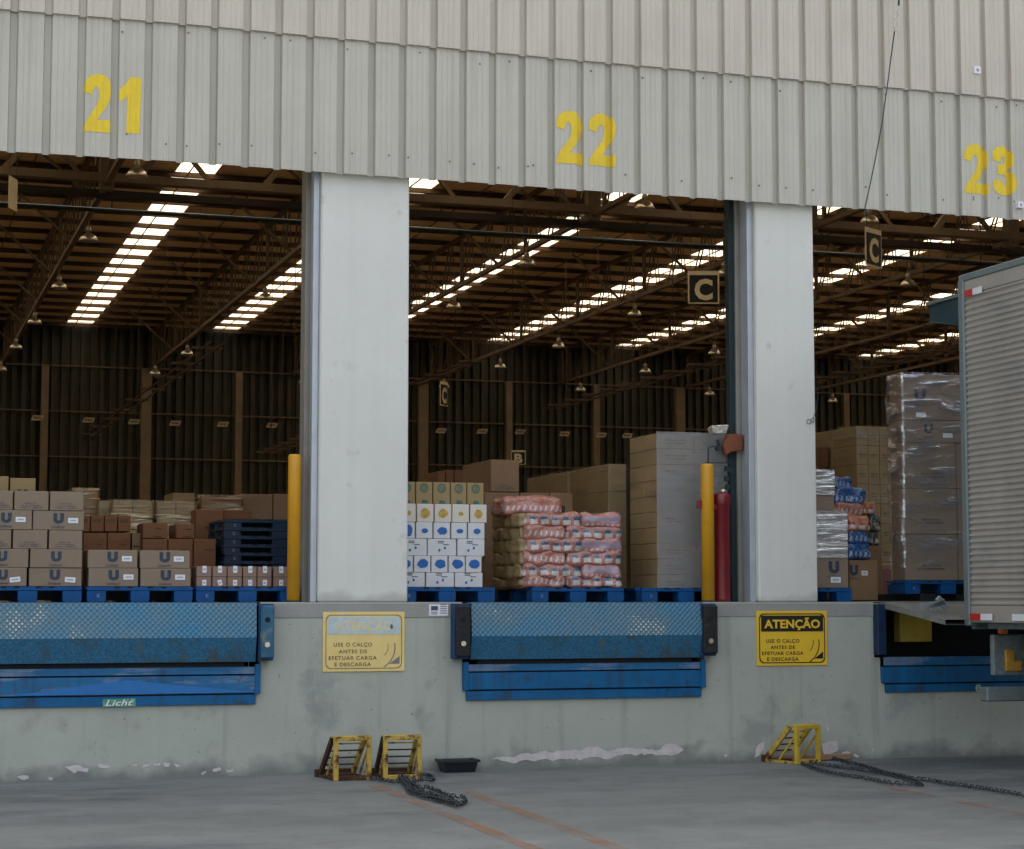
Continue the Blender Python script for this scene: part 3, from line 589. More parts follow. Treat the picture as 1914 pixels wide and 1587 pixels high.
# small white notice
Y = -.004; x0, x1 = X_(802,Y), X_(837,Y); z0, z1 = Z_(820,1151,Y), Z_(820,1126,Y)
r = thing('notice_sticker', 'small white notice with a blue square stuck on the top edge of the dock wall', 'sticker', (x0, 0, z0))
MB().box(x0, x1, -.012, -.0065, z0, min(z1, H-.02)).build('paper', WHITE, r); q = MB(); poly_xz(q, [(x0+.015,z0+.045),(x0+.075,z0+.045),(x0+.075,z1-.03),(x0+.015,z1-.03)], -.0135); q.build('blue_square', INKV, r)
q = MB()
for k in range(5): q.box(x0+.095, x1-.012, -.0135, -.013, z0+.02+.018*k, z0+.026+.018*k)
for k in range(2): q.box(x0+.015, x0+.07, -.0135, -.013, z0+.012+.014*k, z0+.018+.014*k)
q.build('fine_print', INKV, r)
# white plate on the upper cladding and another at the right edge
for (cx, cy, s_, lab) in ((1827,131,.035,'small square white plate on the upper cladding, up and left of number 23'),(1908,383,.03,'small pale fitting at the cladding edge below number 23')):
    c = at(cx, cy, -.1); r = thing('wall_plate', lab, 'plate', (c.x, -.09, c.z)); MB().box(c.x-s_, c.x+s_, -.105, -.0855 if cy < 200 else -.056, c.z-s_, c.z+s_).build('plate', WHITE, r, bevel=.004)
    q = MB(); blob(q, c.x, c.z, s_*.5, s_*.5, -.1065, 14, 0, 1); q.build('lens', CARDG, r)
# cord hanging down the cladding
r = thing('cladding_cord', 'thin dark cord with a metal hook hanging down across the cladding above the right doors', 'cord', tuple(at(1676,55,-.2)))
a, b, c_ = at(1681,-60,-.2), at(1678,22,-.2), at(1672,52,-.2)
MB().tube([at(1683,-140,-.1), a, at(1680,10,-.2)], .011, 6).build('rope', CHAINM, r)
q = MB()
for k, (x, y) in enumerate(((1679,20),(1677,33))):
    c = at(x, y, -.2); q.tube([c+Vector((.018*math.cos(t), .004*(k), .032*math.sin(t))) for t in (2*PI*j/10 for j in range(10))], .005, 5, True)
c = at(1674,47,-.2); q.tube([c+Vector((.02*math.cos(t)+.008, 0, .045*math.sin(t))) for t in (2*PI*j/12 for j in range(12))], .006, 5, True); q.build('hook', ALU, r)
q = MB(); P = [at(1672,58,-.2), at(1660,150,-.19), at(1648,235,-.17), at(1632,318,-.15), at(1617,388,-.13), at(1616,402,-.1)]; q.tube(P, .006, 5); q.build('wire', CHAINM, r)
# smudged hook and cable on the right column
r = thing('cable_hook', 'small wire hook with a dark smudge on the right column', 'hook', tuple(at(1514,787,.03)))
q = MB(); c = at(1512,788,.03); q.tube([c+Vector((.022*math.cos(t), 0, .022*math.sin(t))) for t in (2*PI*j/10 for j in range(10))], .003, 5, True)
c2 = at(1519,786,.03); q.tube([c2+Vector((.014*math.cos(t), 0, .02*math.sin(t))) for t in (2*PI*j/10 for j in range(10))], .003, 5, True)
q.tube([at(1520,782,.028), at(1526,765,.028), at(1529,742,.035), at(1529.5,700,.035)], .003, 5); q.build('wire', CHAINM, r)

# ================================================================== BOLLARDS, LAMP, RED CYLINDER, TRACK
def bollard(px, pyt, dia_px, lab):
    Y = .10; c = at(px, 1120, Y); rad = (X_(px+dia_px/2, Y)-X_(px-dia_px/2, Y))/2; zt = Z_(px, pyt, Y)
    r = thing('bollard', lab, 'bollard', (c.x, Y+.06, H), group='yellow bollards at the dock edge')
    MB().lathe((c.x, Y+.06, H), [(rad,0),(rad,zt-H-.03),(rad*.96,zt-H-.012),(rad*.8,zt-H-.003),(rad*.4,zt-H)], 28).build('post', YEL, r)
    MB().lathe((c.x, Y+.06, H), [(rad*1.18,0),(rad*1.18,.012)], 28).build('base_plate', TRACK, r)
bollard(551, 848, 24, 'yellow steel bollard beside the wide column, right of bay 21'); bollard(1329, 866, 22.5, 'yellow steel bollard in front of the red cylinder in bay 22')
Y = .34; x0, x1 = X_(1368, Y), X_(1387, Y)
r = thing('door_track', 'tall dark teal steel door track left of the right column', 'door track', (x0, Y, H))
MB().box(x0, x1, Y, Y+.09, H, ZBOT+.5).build('rail', TRACK, r, bevel=.004); MB().box(x1+.002, x1+.03, Y+.02, Y+.07, H, ZBOT+.5).build('edge_strip', VOID, r)
# dock lamp
Yl = .26; c = at(1340, 806, Yl); r = thing('dock_lamp', 'silver swivel dock lamp on an orange bracket clamped to the door track', 'lamp', tuple(at(1380, 850, Yl)))
q = MB(); hw = .083; q.add([(c.x-hw, Yl-.07, c.z+.045),(c.x+hw, Yl-.09, c.z+.055),(c.x+hw-.01, Yl+.06, c.z+.04),(c.x-hw+.01, Yl+.06, c.z+.03),(c.x-hw*.7, Yl-.06, c.z-.03),(c.x+hw*.8, Yl-.07, c.z-.025),(c.x+hw*.7, Yl+.05, c.z-.03),(c.x-hw*.6, Yl+.05, c.z-.035)], [(0,1,2,3)[::-1],(4,5,6,7),(0,1,5,4),(1,2,6,5),(2,3,7,6),(3,0,4,7)][:6]); q.build('lamp_head', mat('crinkled_silver', (.75,.72,.66), .25, .9, .25, 30, .9, 25), r, bevel=.008)
a = at(1341,822,Yl); b = at(1344,838,Yl); q = MB(); q.bar(a, b, .02); q.lathe((0,0,0), [(.024,-.02),(.024,.02)], 12); q.v[-24:] = [Vector((b.x+v.x-.012, Yl+v.z, b.z+v.y)) for v in q.v[-24:]]; q.build('swivel', TRACK, r, bevel=0)
b0, b1 = at(1350, 845, Yl), at(1386, 812, Yl); q = MB()
q.add([(b0.x, Yl-.03, (b0.z+b1.z)/2-.03),(b0.x+.05, Yl-.03, b1.z+.0),(b1.x, Yl-.03, b1.z),(b1.x, Yl-.03, b0.z+.02),(b0.x+.07, Yl-.03, b0.z),(b0.x+.03,Yl-.03,b0.z-.03)]+[(b0.x, Yl+.05, (b0.z+b1.z)/2-.03),(b0.x+.05, Yl+.05, b1.z+.0),(b1.x, Yl+.05, b1.z),(b1.x, Yl+.05, b0.z+.02),(b0.x+.07, Yl+.05, b0.z),(b0.x+.03,Yl+.05,b0.z-.03)],
 [(0,1,2,3,4,5)[::-1],(6,7,8,9,10,11)]+[(k,(k+1)%6,6+(k+1)%6,6+k) for k in range(6)]); q.build('bracket', ORGP, r, bevel=.006)
q = MB()
for P in ([(1324,866),(1324,836),(1340,834)],[(1318,865),(1372,865)],[(1358,845),(1358,865)]):
    pts = [at(x, y, Yl) for x, y in P]
    for a, b in zip(pts, pts[1:]): q.bar(a, b, .010)
q.build('guard_frame', TRACK, r)
for (x, y) in ((1359,876),(1366,880),(1358,895),(1360,910)): c = at(x, y, .3); MB().box(c.x-.018, c.x+.018, .29, .32, c.z-.022, c.z+.022).build('cable_clip', TRACK, r)
# red cylinder
Yr = .15; c = at(1356, 1115, Yr); rad = (X_(1371,Yr)-X_(1341,Yr))/2; zt = Z_(1356, 922, Yr)-H
r = thing('red_cylinder', 'tall dark red cylinder with a wide collar standing behind the right bollard', 'cylinder', (c.x, Yr+rad, H))
MB().lathe((c.x, Yr+rad, H), [(rad*.98,0),(rad,.03),(rad,zt-.12),(rad*1.08,zt-.11),(rad*1.1,zt-.02),(rad*1.0,zt),(rad*.5,zt+.005)], 28).build('body', REDP, r)
a = at(1308, 944, Yr); b = at(1341, 948, Yr+.02); q = MB(); q.bar(a+Vector((0,.02,0)), b+Vector((0,.02,0)), .03, .05); q.box(a.x-.012, a.x+.022, a.y, a.y+.05, a.z-.03, a.z+.045); q.build('handle', REDP, r, bevel=.006)
MB().lathe((c.x+.02, Yr+rad, H+zt+.004), [(.03,0),(.03,.03),(.012,.04)], 12).build('valve', ALU, r)

# ================================================================== PALLETS
def pallet_mesh(w_, d_, h_=.125, m=PALB, name='pallet'):
    root = thing(name, '', 'pallet', (0,0,0)); dk = MB()
    n = 7; gap = .02; sw = (d_-(n-1)*gap)/n
    dk.box(0, w_, 0, .05, h_-.03, h_)
    for k in range(1, n): dk.box(0, w_, k*(sw+gap), k*(sw+gap)+sw, h_-.022, h_)
    dk.box(.02, w_-.02, .06, d_-.05, h_-.034, h_-.0225)
    for k in range(3): # notches: dark blocks stand in for shaded slots on the front edge
        pass
    dk.build('top_deck', m, root, local=True, bevel=0)
    yy = .5*d_-.07
    for xa_, xb2 in ((.151, w_/2-.076), (w_/2+.076, w_-.151)): MB().box(xa_, xb2, yy, yy+.03, .016, h_-.035).build('opening_shade_board', BLUED, root, local=True)  # added dark board closing the openings so they look shaded inside
    q = MB(); text(q, 'C', .09, .0005, h_*.42, .022, .026, .02); q.build('printed_mark', mat('pale_mark', (.25,.32,.38), .5), root, local=True)
    sl = MB()
    for k in (.28, .40, .60, .72): sl.box(w_*k-.022, w_*k+.022, -.002, .01, h_-.013, h_+.001)
    sl.build('notch_shade', VOID, root, local=True)  # black blocks paint the shade of notches that are not cut
    for k in range(3):
        bx = (0, w_/2-.075, w_-.15)[k]; r = MB()
        for j in range(3): by = (0, d_/2-.08, d_-.16)[j]; r.box(bx, bx+.15, by+.003, by+.157, .0155, h_-.0345)
        r.box(bx+.005, bx+.145, .002, d_-.002, 0, .015); r.build('runner', m, root, local=True, bevel=0)
    return root
PW = X_(360,.35)-X_(163,.35)
pal0 = pallet_mesh(PW, 1.15); first = [True]
def pallet(x, y, z, label, rz=0, proto=None, grp='blue plastic pallets along the dock edge'):
    p = proto or pal0
    if p.get('_used'): o = clone(p, (x, y, z), rz, label)
    else: p.location = (x, y, z); p.rotation_euler = (0,0,rz); p['label'] = label; p['_used'] = 1; p['_loc'] = [x, y, z]; o = p
    o['group'] = grp; return o
YP = .35; PH = .125; ZP = H+PH+.002
pallet(X_(153,YP)-PW, YP, H, 'blue plastic pallet under the five-layer logo carton stack')
pallet(X_(163,YP), YP, H, 'blue plastic pallet under the four logo cartons of bay 21')
pallet(X_(367,YP), YP, H, 'blue plastic pallet under the small stickered cartons beside the left bollard')
pallet(X_(925,YP)-PW, YP, H, 'blue plastic pallet under the white cartons of bay 22')
pallet(X_(1166,YP)-PW, YP, H, 'blue plastic pallet under the pink bundles of bay 22')
pallet(X_(1200,YP), YP, H, 'blue plastic pallet under the tall film-wrapped stack of bay 22')
pallet(X_(1592,YP)-PW, YP, H, 'blue plastic pallet just right of the right column, under glossy wrapped cartons')

# ================================================================== CARTONS
def ordn(i): return ('first', 'second', 'third', 'fourth', 'fifth', 'sixth', 'seventh', 'eighth')[i]
def carton(px0, px1, zb, zt, Y, depth, m, label, cat='box', group=None, marks=None, rz=None, name='cardboard_box', py=1090):
    """marks: list of (kind, u, v, w, h, rot) in px from the carton's front lower left"""
    x0, x1 = X_(px0, Y, py)+.002, X_(px1, Y, py)-.002; w_ = x1-x0; h_ = zt-zb-.002
    r = thing(name, label, cat, ((x0+x1)/2, Y, zb), random.uniform(-.006, .006) if rz is None else rz, group)
    MB().box(-w_/2, w_/2, 0, depth, .0, h_).build('carton', m, r, local=True, bevel=.004)
    s = (x1-x0)/(px1-px0)     # metres per pixel on this face
    for mk in marks or ():
        kind, u, v, a, b = mk[:5]; rot = mk[5] if len(mk) > 5 else 0; cx = (u-(px0+px1)/2)*s; cz = v*h_; q = MB()
        if kind == 'U':
            text(q, 'U', cx, -.003, cz, a*s, b*s, .085); q.build('logo', INK, r, local=True)
            q = MB(); text(q, 'Unilever', cx, -.003, cz-b*s*.5-.026, a*s*1.25, b*s*.24, .01, 1, .2); q.build('printed_text', INK, r, local=True)
        elif kind == 'lines':
            for k, f in enumerate((.66, 1, 1.22)):
                fine_print(q, cx, -.003, cz+(.018-.017*k), a*s*f, .010, k)
            q.build('printed_text', INKV, r, local=True)
        elif kind == 'sticker':
            c_, s_ = math.cos(rot), math.sin(rot); A, B = a*s/2, b*s/2
            q.quad(*[(cx+i*A*c_-j*B*s_, -.0035, cz+i*A*s_+j*B*c_) for i, j in ((-1,-1),(1,-1),(1,1),(-1,1))]); so2 = q.build('sticker', WHITE, r, local=True)
            q = MB(); A *= .62; B *= .25; q.quad(*[(cx+i*A*c_-j*B*s_, -.0045, cz+i*A*s_+j*B*c_) for i, j in ((-1,-1),(1,-1),(1,1),(-1,1))]); q.build('barcode', mat('barcode_grey', (.33,.36,.42), .7, 0, .5, 220, stretch=(1,1,.02)), so2, local=True)
        elif kind in ('blobB', 'blobG'):
            blob(q, cx, cz, a*s/2, b*s/2, -.003, 16, .13, hash((u, v)) % 99); q.build('printed_logo', INKB if kind == 'blobB' else INKG, r, local=True)
        elif kind == 'word':
            text(q, mk[6], cx, -.003, cz, a*s, b*s, .02); q.build('printed_text', mk[7], r, local=True)
        elif kind == 'dots':
            for (du, dv, mm) in ((-.2,.0,INKB),(.2,.02,INKB)): blob(q, cx+du*a*s, cz+dv, .010, .012, -.003, 8, .2, 5)
            q.build('printed_logo', INKB, r, local=True); q = MB()
            for k in range(3): q.quad(*[(cx+(i*.22+(-.1 if k else .3))*a*s, -.003, cz+.05+k*.014+j*.003) for i, j in ((-1,-1),(1,-1),(1,1),(-1,1))])
            q.build('printed_text', INKK, r, local=True)
        elif kind == 'oval':
            n_ = 20; P1 = [(cx+a*s/2*math.cos(2*PI*k/n_), cz+b*s/2*math.sin(2*PI*k/n_)) for k in range(n_)]; P2 = [(cx+a*s*.36*math.cos(2*PI*k/n_), cz+b*s*.34*math.sin(2*PI*k/n_)) for k in range(n_)]
            for k in range(n_): q.quad(*[(p[0], -.003, p[1]) for p in (P1[k], P1[(k+1) % n_], P2[(k+1) % n_], P2[k])])
            q.build('logo_ring', GREEN, r, local=True); q = MB(); text(q, 'Cif', cx, -.003, cz, a*s*.5, b*s*.42, .03); q.build('printed_text', GREEN, r, local=True)
            q = MB(); poly_xz(q, [(cx-.3*a*s, cz-b*s*.5-.095),(cx+.45*a*s, cz-b*s*.5-.095),(cx+.4*a*s, cz-b*s*.5-.07),(cx-.25*a*s, cz-b*s*.5-.06)], -.003); q.build('printed_logo', GREEN, r, local=True)
        elif kind == 'mark':
            q.quad(*[(cx+i*a*s/2, -.003, cz+j*b*s/2) for i, j in ((-1,-1),(1,-1),(1,1),(-1,1))]); q.build('printed_mark', INKK, r, local=True)
    return r
def zrow(pys, px, Y, zb): return [zb]+[Z_(px, y, Y) for y in pys]
# bay 21: five layers of logo cartons on the first pallet
YC = .42
zr = zrow([1061,1026,990.5,954,918], 100, YC, ZP)
LG = 'logo cartons in the left stack of bay 21'
W_ = {0:[(-45,50),(53.5,152.5)],1:[(-44,52.5),(55,153)],2:[(-46,19.5),(22,87),(89.5,152.5)],3:[(-42,57.5),(58.5,155)],4:[(-44,21),(23,88),(90,153.5)]}
MK = {(0,0):[('U',5,.62,19,20),('sticker',28,.36,20,10,.12)],(0,1):[('U',102,.62,20,20),('sticker',131,.36,20,10,-.08)],(1,0):[('U',3,.60,19,20)],(1,1):[('U',104,.60,20,20)],
      (3,0):[('U',9,.60,20,20),('sticker',36,.52,19,10)],(3,1):[('U',107,.60,20,20),('sticker',134.5,.50,19,10)]}
lay = ('bottom', 'second', 'middle', 'fourth', 'top')
for k in range(5):
    for j, (a, b) in enumerate(W_[k]):
        mk = MK.get((k, j)) or [('lines', (max(a,-30)+b)/2, .24, 36, 8)]
        pos = ('left', 'right') if len(W_[k]) == 2 else ('left', 'centre', 'right')
        carton(a, b, zr[k], zr[k+1], YC+random.uniform(0,.012), .36, CARD, 'brown carton, %s of the %s layer in the tall left stack' % (pos[j], lay[k]), group=LG, marks=mk)
Yk = YC+.55
for a, b, t, mk in ((-30,12,890,[]),(14.5,63,893,[('mark',32,.2,7,6),('mark',44,.2,7,6)])): carton(a, b, zr[-1], Z_(30, t, Yk), Yk, .3, CARDY, 'yellowish carton on top of the left stack, %s' % ('at the photo edge' if a < 0 else 'with two dark marks low on its face'), group='top cartons on the left stack', marks=mk)
for a, b, c_ in ((-44,50,0),(52,150,1)):
    for k in range(5): carton(a, b, zr[k], zr[k+1], YC+.55, .36, CARD, 'brown carton behind the %s layer, %s half, of the tall left stack' % (lay[k], 'right' if c_ else 'left'), group='rear cartons of the left stack')
# bay 21: four logo cartons on the second pallet
z2_ = zrow([1062,1028], 260, YC, ZP)
for k, row in enumerate((((165,258.5,212,240),(262,356.5,309.5,336.5)),((163,256.5,209.5,236.5),(260.5,354.5,307,333.5)))):
    for j, (a, b, u, s_) in enumerate(row):
        carton(a, b, z2_[k], z2_[k+1], YC, .37, CARD, '%s %s carton of the four logo cartons with stickers in bay 21' % (('lower','upper')[k], ('left','right')[j]), group='four logo cartons on a pallet', marks=[('U',u,.62,20,20),('sticker',s_,.52,19,10)])
for k in range(2):
    for j in range(2): carton((164,261)[j], (257,355)[j], z2_[k], z2_[k+1], YC+.5, .4, CARD, '%s carton hidden behind the %s pair of logo cartons on the middle pallet' % (('left','right')[j], ('lower','upper')[k]), group='rear cartons of the middle pallet')
# bay 21: small stickered cartons
z3_ = zrow([1078.5,1058.5], 450, YC, ZP)
XS = [(367,395.5),(397,424),(425,452.5),(454,480),(481,508),(511,538.5)]
for k in range(2):
    for j, (a, b) in enumerate(XS):
        u = (a+b)/2+.5; carton(a, b, z3_[k], z3_[k+1], YC, .3, mat('cardboard_small', (.25,.165,.125), .75, 0, .06, 4), 'small labelled pinkish carton, %s from left in the %s row by the left bollard' % (ordn(j), ('lower','upper')[k]), group='small labelled cartons',
               marks=[('sticker', u, .72 if k else .42, 8, 13 if k else 11, (0,.35,0,.05,0,0)[j] if k == 0 else 0)])
# ---- behind, bay 21
Yb1 = 2.2
def zc_(px, py, Y): return Z_(px, py, Y)
def backbox(a, b, t, bo, Y, m, label, depth=.5, marks=None, grp=None): return carton(a, b, zc_((a+b)/2, bo, Y), zc_((a+b)/2, t, Y), Y, depth, m, label, marks=marks, group=grp)
for j, (a, b) in enumerate(((143,166.5),(167.5,192.5),(193.5,217.5),(218.5,243))):
    backbox(a, b, 963, 993.5, 2.0, CARDO, 'orange brown carton printed with three letters, %s from left in its row' % ordn(j), .4, [('word', (a+b)/2, .68, 16, 7, 0, 'LUX', INKK), ('mark', (a+b)/2, .3, 11, 9)][:1], 'orange cartons in a row behind the stacks')
for j, (a, b) in enumerate(((155,198.5),(199.5,243))):
    backbox(a, b, 995.5, 1030, 2.0, CARDO, '%s wide orange carton directly under the lettered row' % ('left','right')[j], .4, [('mark',b-9,.62,7,1.2),('mark',b-14,.35,9,1.5),('mark',(a+b)/2,.5,38,.5)], 'wide orange cartons under the lettered row')
    backbox(a, b, 1032, 1122, 2.0, CARDO, '%s low orange carton standing on the floor behind the logo cartons' % ('left','right')[j], .4, None, 'low orange cartons')
backbox(245, 262, 996, 1122, 2.05, CARD2, 'narrow brown carton with a dark stripe right of the wide orange cartons', .4, [('mark',253,.8,12,3)])
for j, (a, b, t, bo, m, l) in enumerate(((265.5,312,977,1006,CARDO,'small orange brown carton left of the open gap behind the logo cartons'),(327.5,362,979,1006,CARDO,'small orange brown carton right of the open gap'),
        (265.5,312.5,1007,1122,CARDO,'dark orange carton below the small one, left of centre'),(313.5,360,1007,1122,CARDO,'dark orange carton below the gap behind the middle pallet'),(361,403,1007,1122,CARDO,'dark orange carton left of the dark pallets'))):
    backbox(a, b, t, bo, 1.9, m, l, .45, [('mark',(a+b)/2+6,.62,12,2.2),('mark',(a+b)/2+4,.12,15,1.6)] if b-a < 50 and t < 1000 else [('mark',(a+b)/2+6,.82,18,1.6)])
backbox(364, 416, 952, 1122, 2.6, CARDO, 'tall orange brown carton left of the stacked dark blue pallets', .5, [('mark',392,.80,18,4)])
backbox(417, 470, 953, 1122, 3.3, CARDO, 'tall orange carton directly behind the stacked dark pallets', .5)
for j, (a, b, t, m) in enumerate(((320,362,921,CARDY),(451,508,923,CARD2),(509,545,923,CARD2))):
    backbox(a, b, t, 1000, 4.2, m, '%s pale carton of the back row above the orange cartons' % ('leftmost','middle','rightmost')[j], .6, None, 'pale cartons in the back row')
# ---- film-wrapped loads
def wrapped(px0, px1, pyt, pyb, Y, depth, nc, nr, m, film, label, mside=None, cname='wrapped_load', lines=None, extra=None, wob=.012, nd=2, jitter=.004, mround=0, filmf=None):
    x0, x1 = X_(px0, Y), X_(px1, Y); zb = zc_((px0+px1)/2, pyb, Y) if pyb < 1119 else H+.001; zt = zc_((px0+px1)/2, pyt, Y); w_ = x1-x0
    r = thing(cname, label, 'wrapped load', ((x0+x1)/2, Y, zb))
    rh = (zt-zb)/nr; cw = w_/nc; cd_ = depth/nd
    for k in range(nr):
        for i in range(nc):
            for j in range(nd):
                if j and 0 < i and k < nr-1: continue
                e = random.uniform(0, jitter); q = MB().box(x0+i*cw+.002, x0+(i+1)*cw-.002, Y+j*cd_+e+.002, Y+(j+1)*cd_-.002, zb+k*rh, zb+(k+1)*rh-.003).build('carton', m, r, bevel=.004)
                if lines and j == 0:
                    t = MB(); cx = x0+(i+.5)*cw; cz = zb+(k+.45)*rh
                    for l_ in range(2): fine_print(t, cx, Y+e-.004, cz+.016-l_*.028, cw*.55*(1-.15*l_), .015, l_)
                    t.build('printed_text', lines, r)
    # crinkled film shell
    V = MB(); nx, nz, ny = max(6, int(w_/.05)), max(8, int((zt-zb)/.05)), max(4, int(depth/.08)); g_ = .012
    def wv(a, b, s_): return wob*(noise.noise((a*5+s_, b*16, s_))+.5*noise.noise((a*12, b*40, s_+4)))
    loop = [(x0-g_+(w_+2*g_)*i/nx, Y-g_, 0) for i in range(nx)]+[(x1+g_, Y-g_+(depth+2*g_)*i/ny, 1) for i in range(ny)]+[(x1+g_-(w_+2*g_)*i/nx, Y+depth+g_, 2) for i in range(nx)]+[(x0-g_, Y+depth+g_-(depth+2*g_)*i/ny, 3) for i in range(ny)]
    n = len(loop)
    for k in range(nz+1):
        z = zb+(zt-zb+.012)*k/nz
        for i, (x, y, sd_) in enumerate(loop):
            d = wv(x+y, z, px0*.1); nrm = ((0,-1),(1,0),(0,1),(-1,0))[sd_]; V.v.append(Vector((x+nrm[0]*abs(d), y+nrm[1]*abs(d), z)))
    for k in range(nz):
        for i in range(n): V.f.append((k*n+i, k*n+(i+1) % n, (k+1)*n+(i+1) % n, (k+1)*n+i))
    V.f.append(tuple(range(nz*n, nz*n+n))); V.sm = True
    if filmf:
        V2 = MB(); V2.v = V.v; V2.sm = True; V2.f = [f for f in V.f if len(f) == 4 and (f[0] % n) < nx]; V.f = [f for f in V.f if not (len(f) == 4 and (f[0] % n) < nx)]; V2.build('stretch_film', filmf, r)
    V.build('stretch_film', film, r); return r
FILMB = film_mat('stretch_film_gold', .5, (.80, .68, .46), 1.0, .16, (1.2,1.2,14), .46, .62)
wrapped(135, 180, 914, 1122, 3.2, .6, 2, 6, CARD2, FILMB, 'film-wrapped brown load just right of the top cartons of the left stack')
wrapped(182, 207, 935, 1122, 3.0, .6, 1, 6, CARDY, FILM, 'narrow plain brown load between two shiny wrapped loads')
wrapped(208, 282, 936, 1122, 2.8, .7, 2, 6, CARDY, FILMB, 'shiny film-wrapped load with pale creases behind the lettered orange cartons')
wrapped(290, 362, 938, 1122, 2.9, .7, 2, 6, CARDY, FILMB, 'shiny film-wrapped load with bright horizontal creases in the middle of bay 21')
wrapped(374, 449, 926, 1000, 4.0, .7, 1, 2, CARDO, FILMB, 'reddish wrapped carton in the back row above the tall orange carton')
# stack of dark blue pallets
YD = 1.7; pal1 = pallet_mesh(1.02, 1.0, .094, BLUED, 'pallet')
zt_ = [Z_(470, 1058.5-15.6*k, YD) for k in range(7)]
for k in range(6):
    pallet(X_(418+random.uniform(-1,2), YD), YD, zt_[k]-.045, 'dark blue empty pallet, %s from the bottom of the empty stack in bay 21' % ordn(k), random.uniform(-.01,.01), pal1, 'stacked dark blue empty pallets')
for k in range(2): pallet(X_(418, YD), YD, H+.001+k*.1, 'dark blue empty pallet at the very %s of the empty stack, behind the labelled cartons' % ('foot','base')[k] if False else ('dark blue empty pallet resting on the floor under the empty stack' if k == 0 else 'dark blue empty pallet one above the floor under the empty stack'), 0, pal1, 'stacked dark blue empty pallets')

# ---- bay 22: white and green-logo cartons
zB = zrow([1070,1039,1007,976.5,942,901], 850, YC, ZP); GW = 'white cartons of bay 22'
rows = [([(741,794.5),(796,849),(850,902.5)],CARDW,'dots'),([(741,772),(773.5,805),(806,837),(838.5,869.5),(870.5,900.5)],CARDW,'big'),([(744,798),(799,853),(854.5,906)],CARDW,'dots'),
        ([(745,775.5),(777,808.5),(810,841.5),(843,873),(874.5,906)],CARDW,'small'),([(746,777),(778.5,810.5),(812,844),(845,877),(878.5,910)],CARDP,'gold'),([(744,775.5),(776.5,808),(809,841),(842,872),(873,904)],CARDY,'green')]
names = ('bottom','second','third','fourth','fifth','top')
for k, (xs, m, kind) in enumerate(rows):
    for j, (a, b) in enumerate(xs):
        u = (a+b)/2
        mk = {'dots':[('dots',u,.32,26,10)],'big':[('blobB',u+1,.52,21,17)],'small':[('blobB',u+1,.48,(20,13,19,14,14)[j],(24,9,14,8,10)[j])],'gold':[('blobG',u,.48,(14,18,18,10,16)[j],(10,19,16,8,16)[j])],'green':[('oval',u,.72,16,17)]}[kind]
        col_ = {'dots':'white carton with two blue dots','big':'white carton with a large blue emblem','small':'white carton with a small blue emblem','gold':'cream carton with a gold emblem','green':'tan carton with a green oval emblem'}[kind]
        carton(a, b, zB[k], zB[k+1], YC+(.0 if kind != 'green' else .03)+random.uniform(0,.008), .45, m, '%s, %s from left in the %s layer' % (col_, ordn(j), names[k]), group=GW, marks=mk)
for k in range(6): carton((770,770,770,770,770,745)[k], (900,898,903,903,905,903)[k], zB[k], zB[k+1]-.004, YC+.5, .55, CARDW if k < 5 else CARDY, 'plain carton behind the %s layer of the white carton stack' % names[k], group='rear cartons of the white stack')
# ---- bay 22: pink bundles
def bundle_mat(name, base, c2, c3, sc=22, strz=1.0):
    m = bpy.data.materials.new(name); m.use_nodes = True; N = m.node_tree.nodes; L = m.node_tree.links; b = N['Principled BSDF']
    b.inputs['Roughness'].default_value = .25; b.inputs['Specular IOR Level'].default_value = .6; b.inputs['Coat Weight'].default_value = .5; b.inputs['Coat Roughness'].default_value = .12
    tc = N.new('ShaderNodeTexCoord'); mp = N.new('ShaderNodeMapping'); mp.inputs['Scale'].default_value = (1, .6, strz); L.new(tc.outputs['Object'], mp.inputs[0])
    v = N.new('ShaderNodeTexVoronoi'); v.inputs['Scale'].default_value = sc; v.feature = 'F1'; v.inputs['Randomness'].default_value = .75; L.new(mp.outputs[0], v.inputs['Vector'])
    sx = N.new('ShaderNodeSeparateColor'); L.new(v.outputs['Color'], sx.inputs[0]); r = N.new('ShaderNodeValToRGB'); r.color_ramp.interpolation = 'CONSTANT'; e = r.color_ramp.elements
    e[0].position = 0; e[0].color = (*base, 1); e[1].position = .48; e[1].color = (*c2, 1); a = e.new(.66); a.color = (*[.6*x+.4*y for x, y in zip(base, c2)], 1); a = e.new(.82); a.color = (*c3, 1); L.new(sx.outputs[0], r.inputs[0])
    n4 = N.new('ShaderNodeTexNoise'); n4.inputs['Scale'].default_value = 45; n4.inputs['Detail'].default_value = 3; L.new(tc.outputs['Object'], n4.inputs['Vector'])
    mx = N.new('ShaderNodeMixRGB'); r2 = N.new('ShaderNodeMapRange'); r2.inputs[1].default_value = .5; r2.inputs[2].default_value = .62; r2.inputs[3].default_value = 0; r2.inputs[4].default_value = .8; L.new(n4.outputs[0], r2.inputs[0])
    L.new(r2.outputs[0], mx.inputs[0]); L.new(r.outputs[0], mx.inputs[1]); mx.inputs[2].default_value = (*[.7*x+.16 for x in base], 1); L.new(mx.outputs[0], b.inputs['Base Color'])
    n3 = N.new('ShaderNodeTexNoise'); n3.inputs['Scale'].default_value = 16; L.new(tc.outputs['Object'], n3.inputs['Vector']); bp_ = N.new('ShaderNodeBump'); bp_.inputs['Strength'].default_value = .6; bp_.inputs['Distance'].default_value = .02
    L.new(n3.outputs[0], bp_.inputs['Height']); L.new(bp_.outputs[0], b.inputs['Normal']); return m
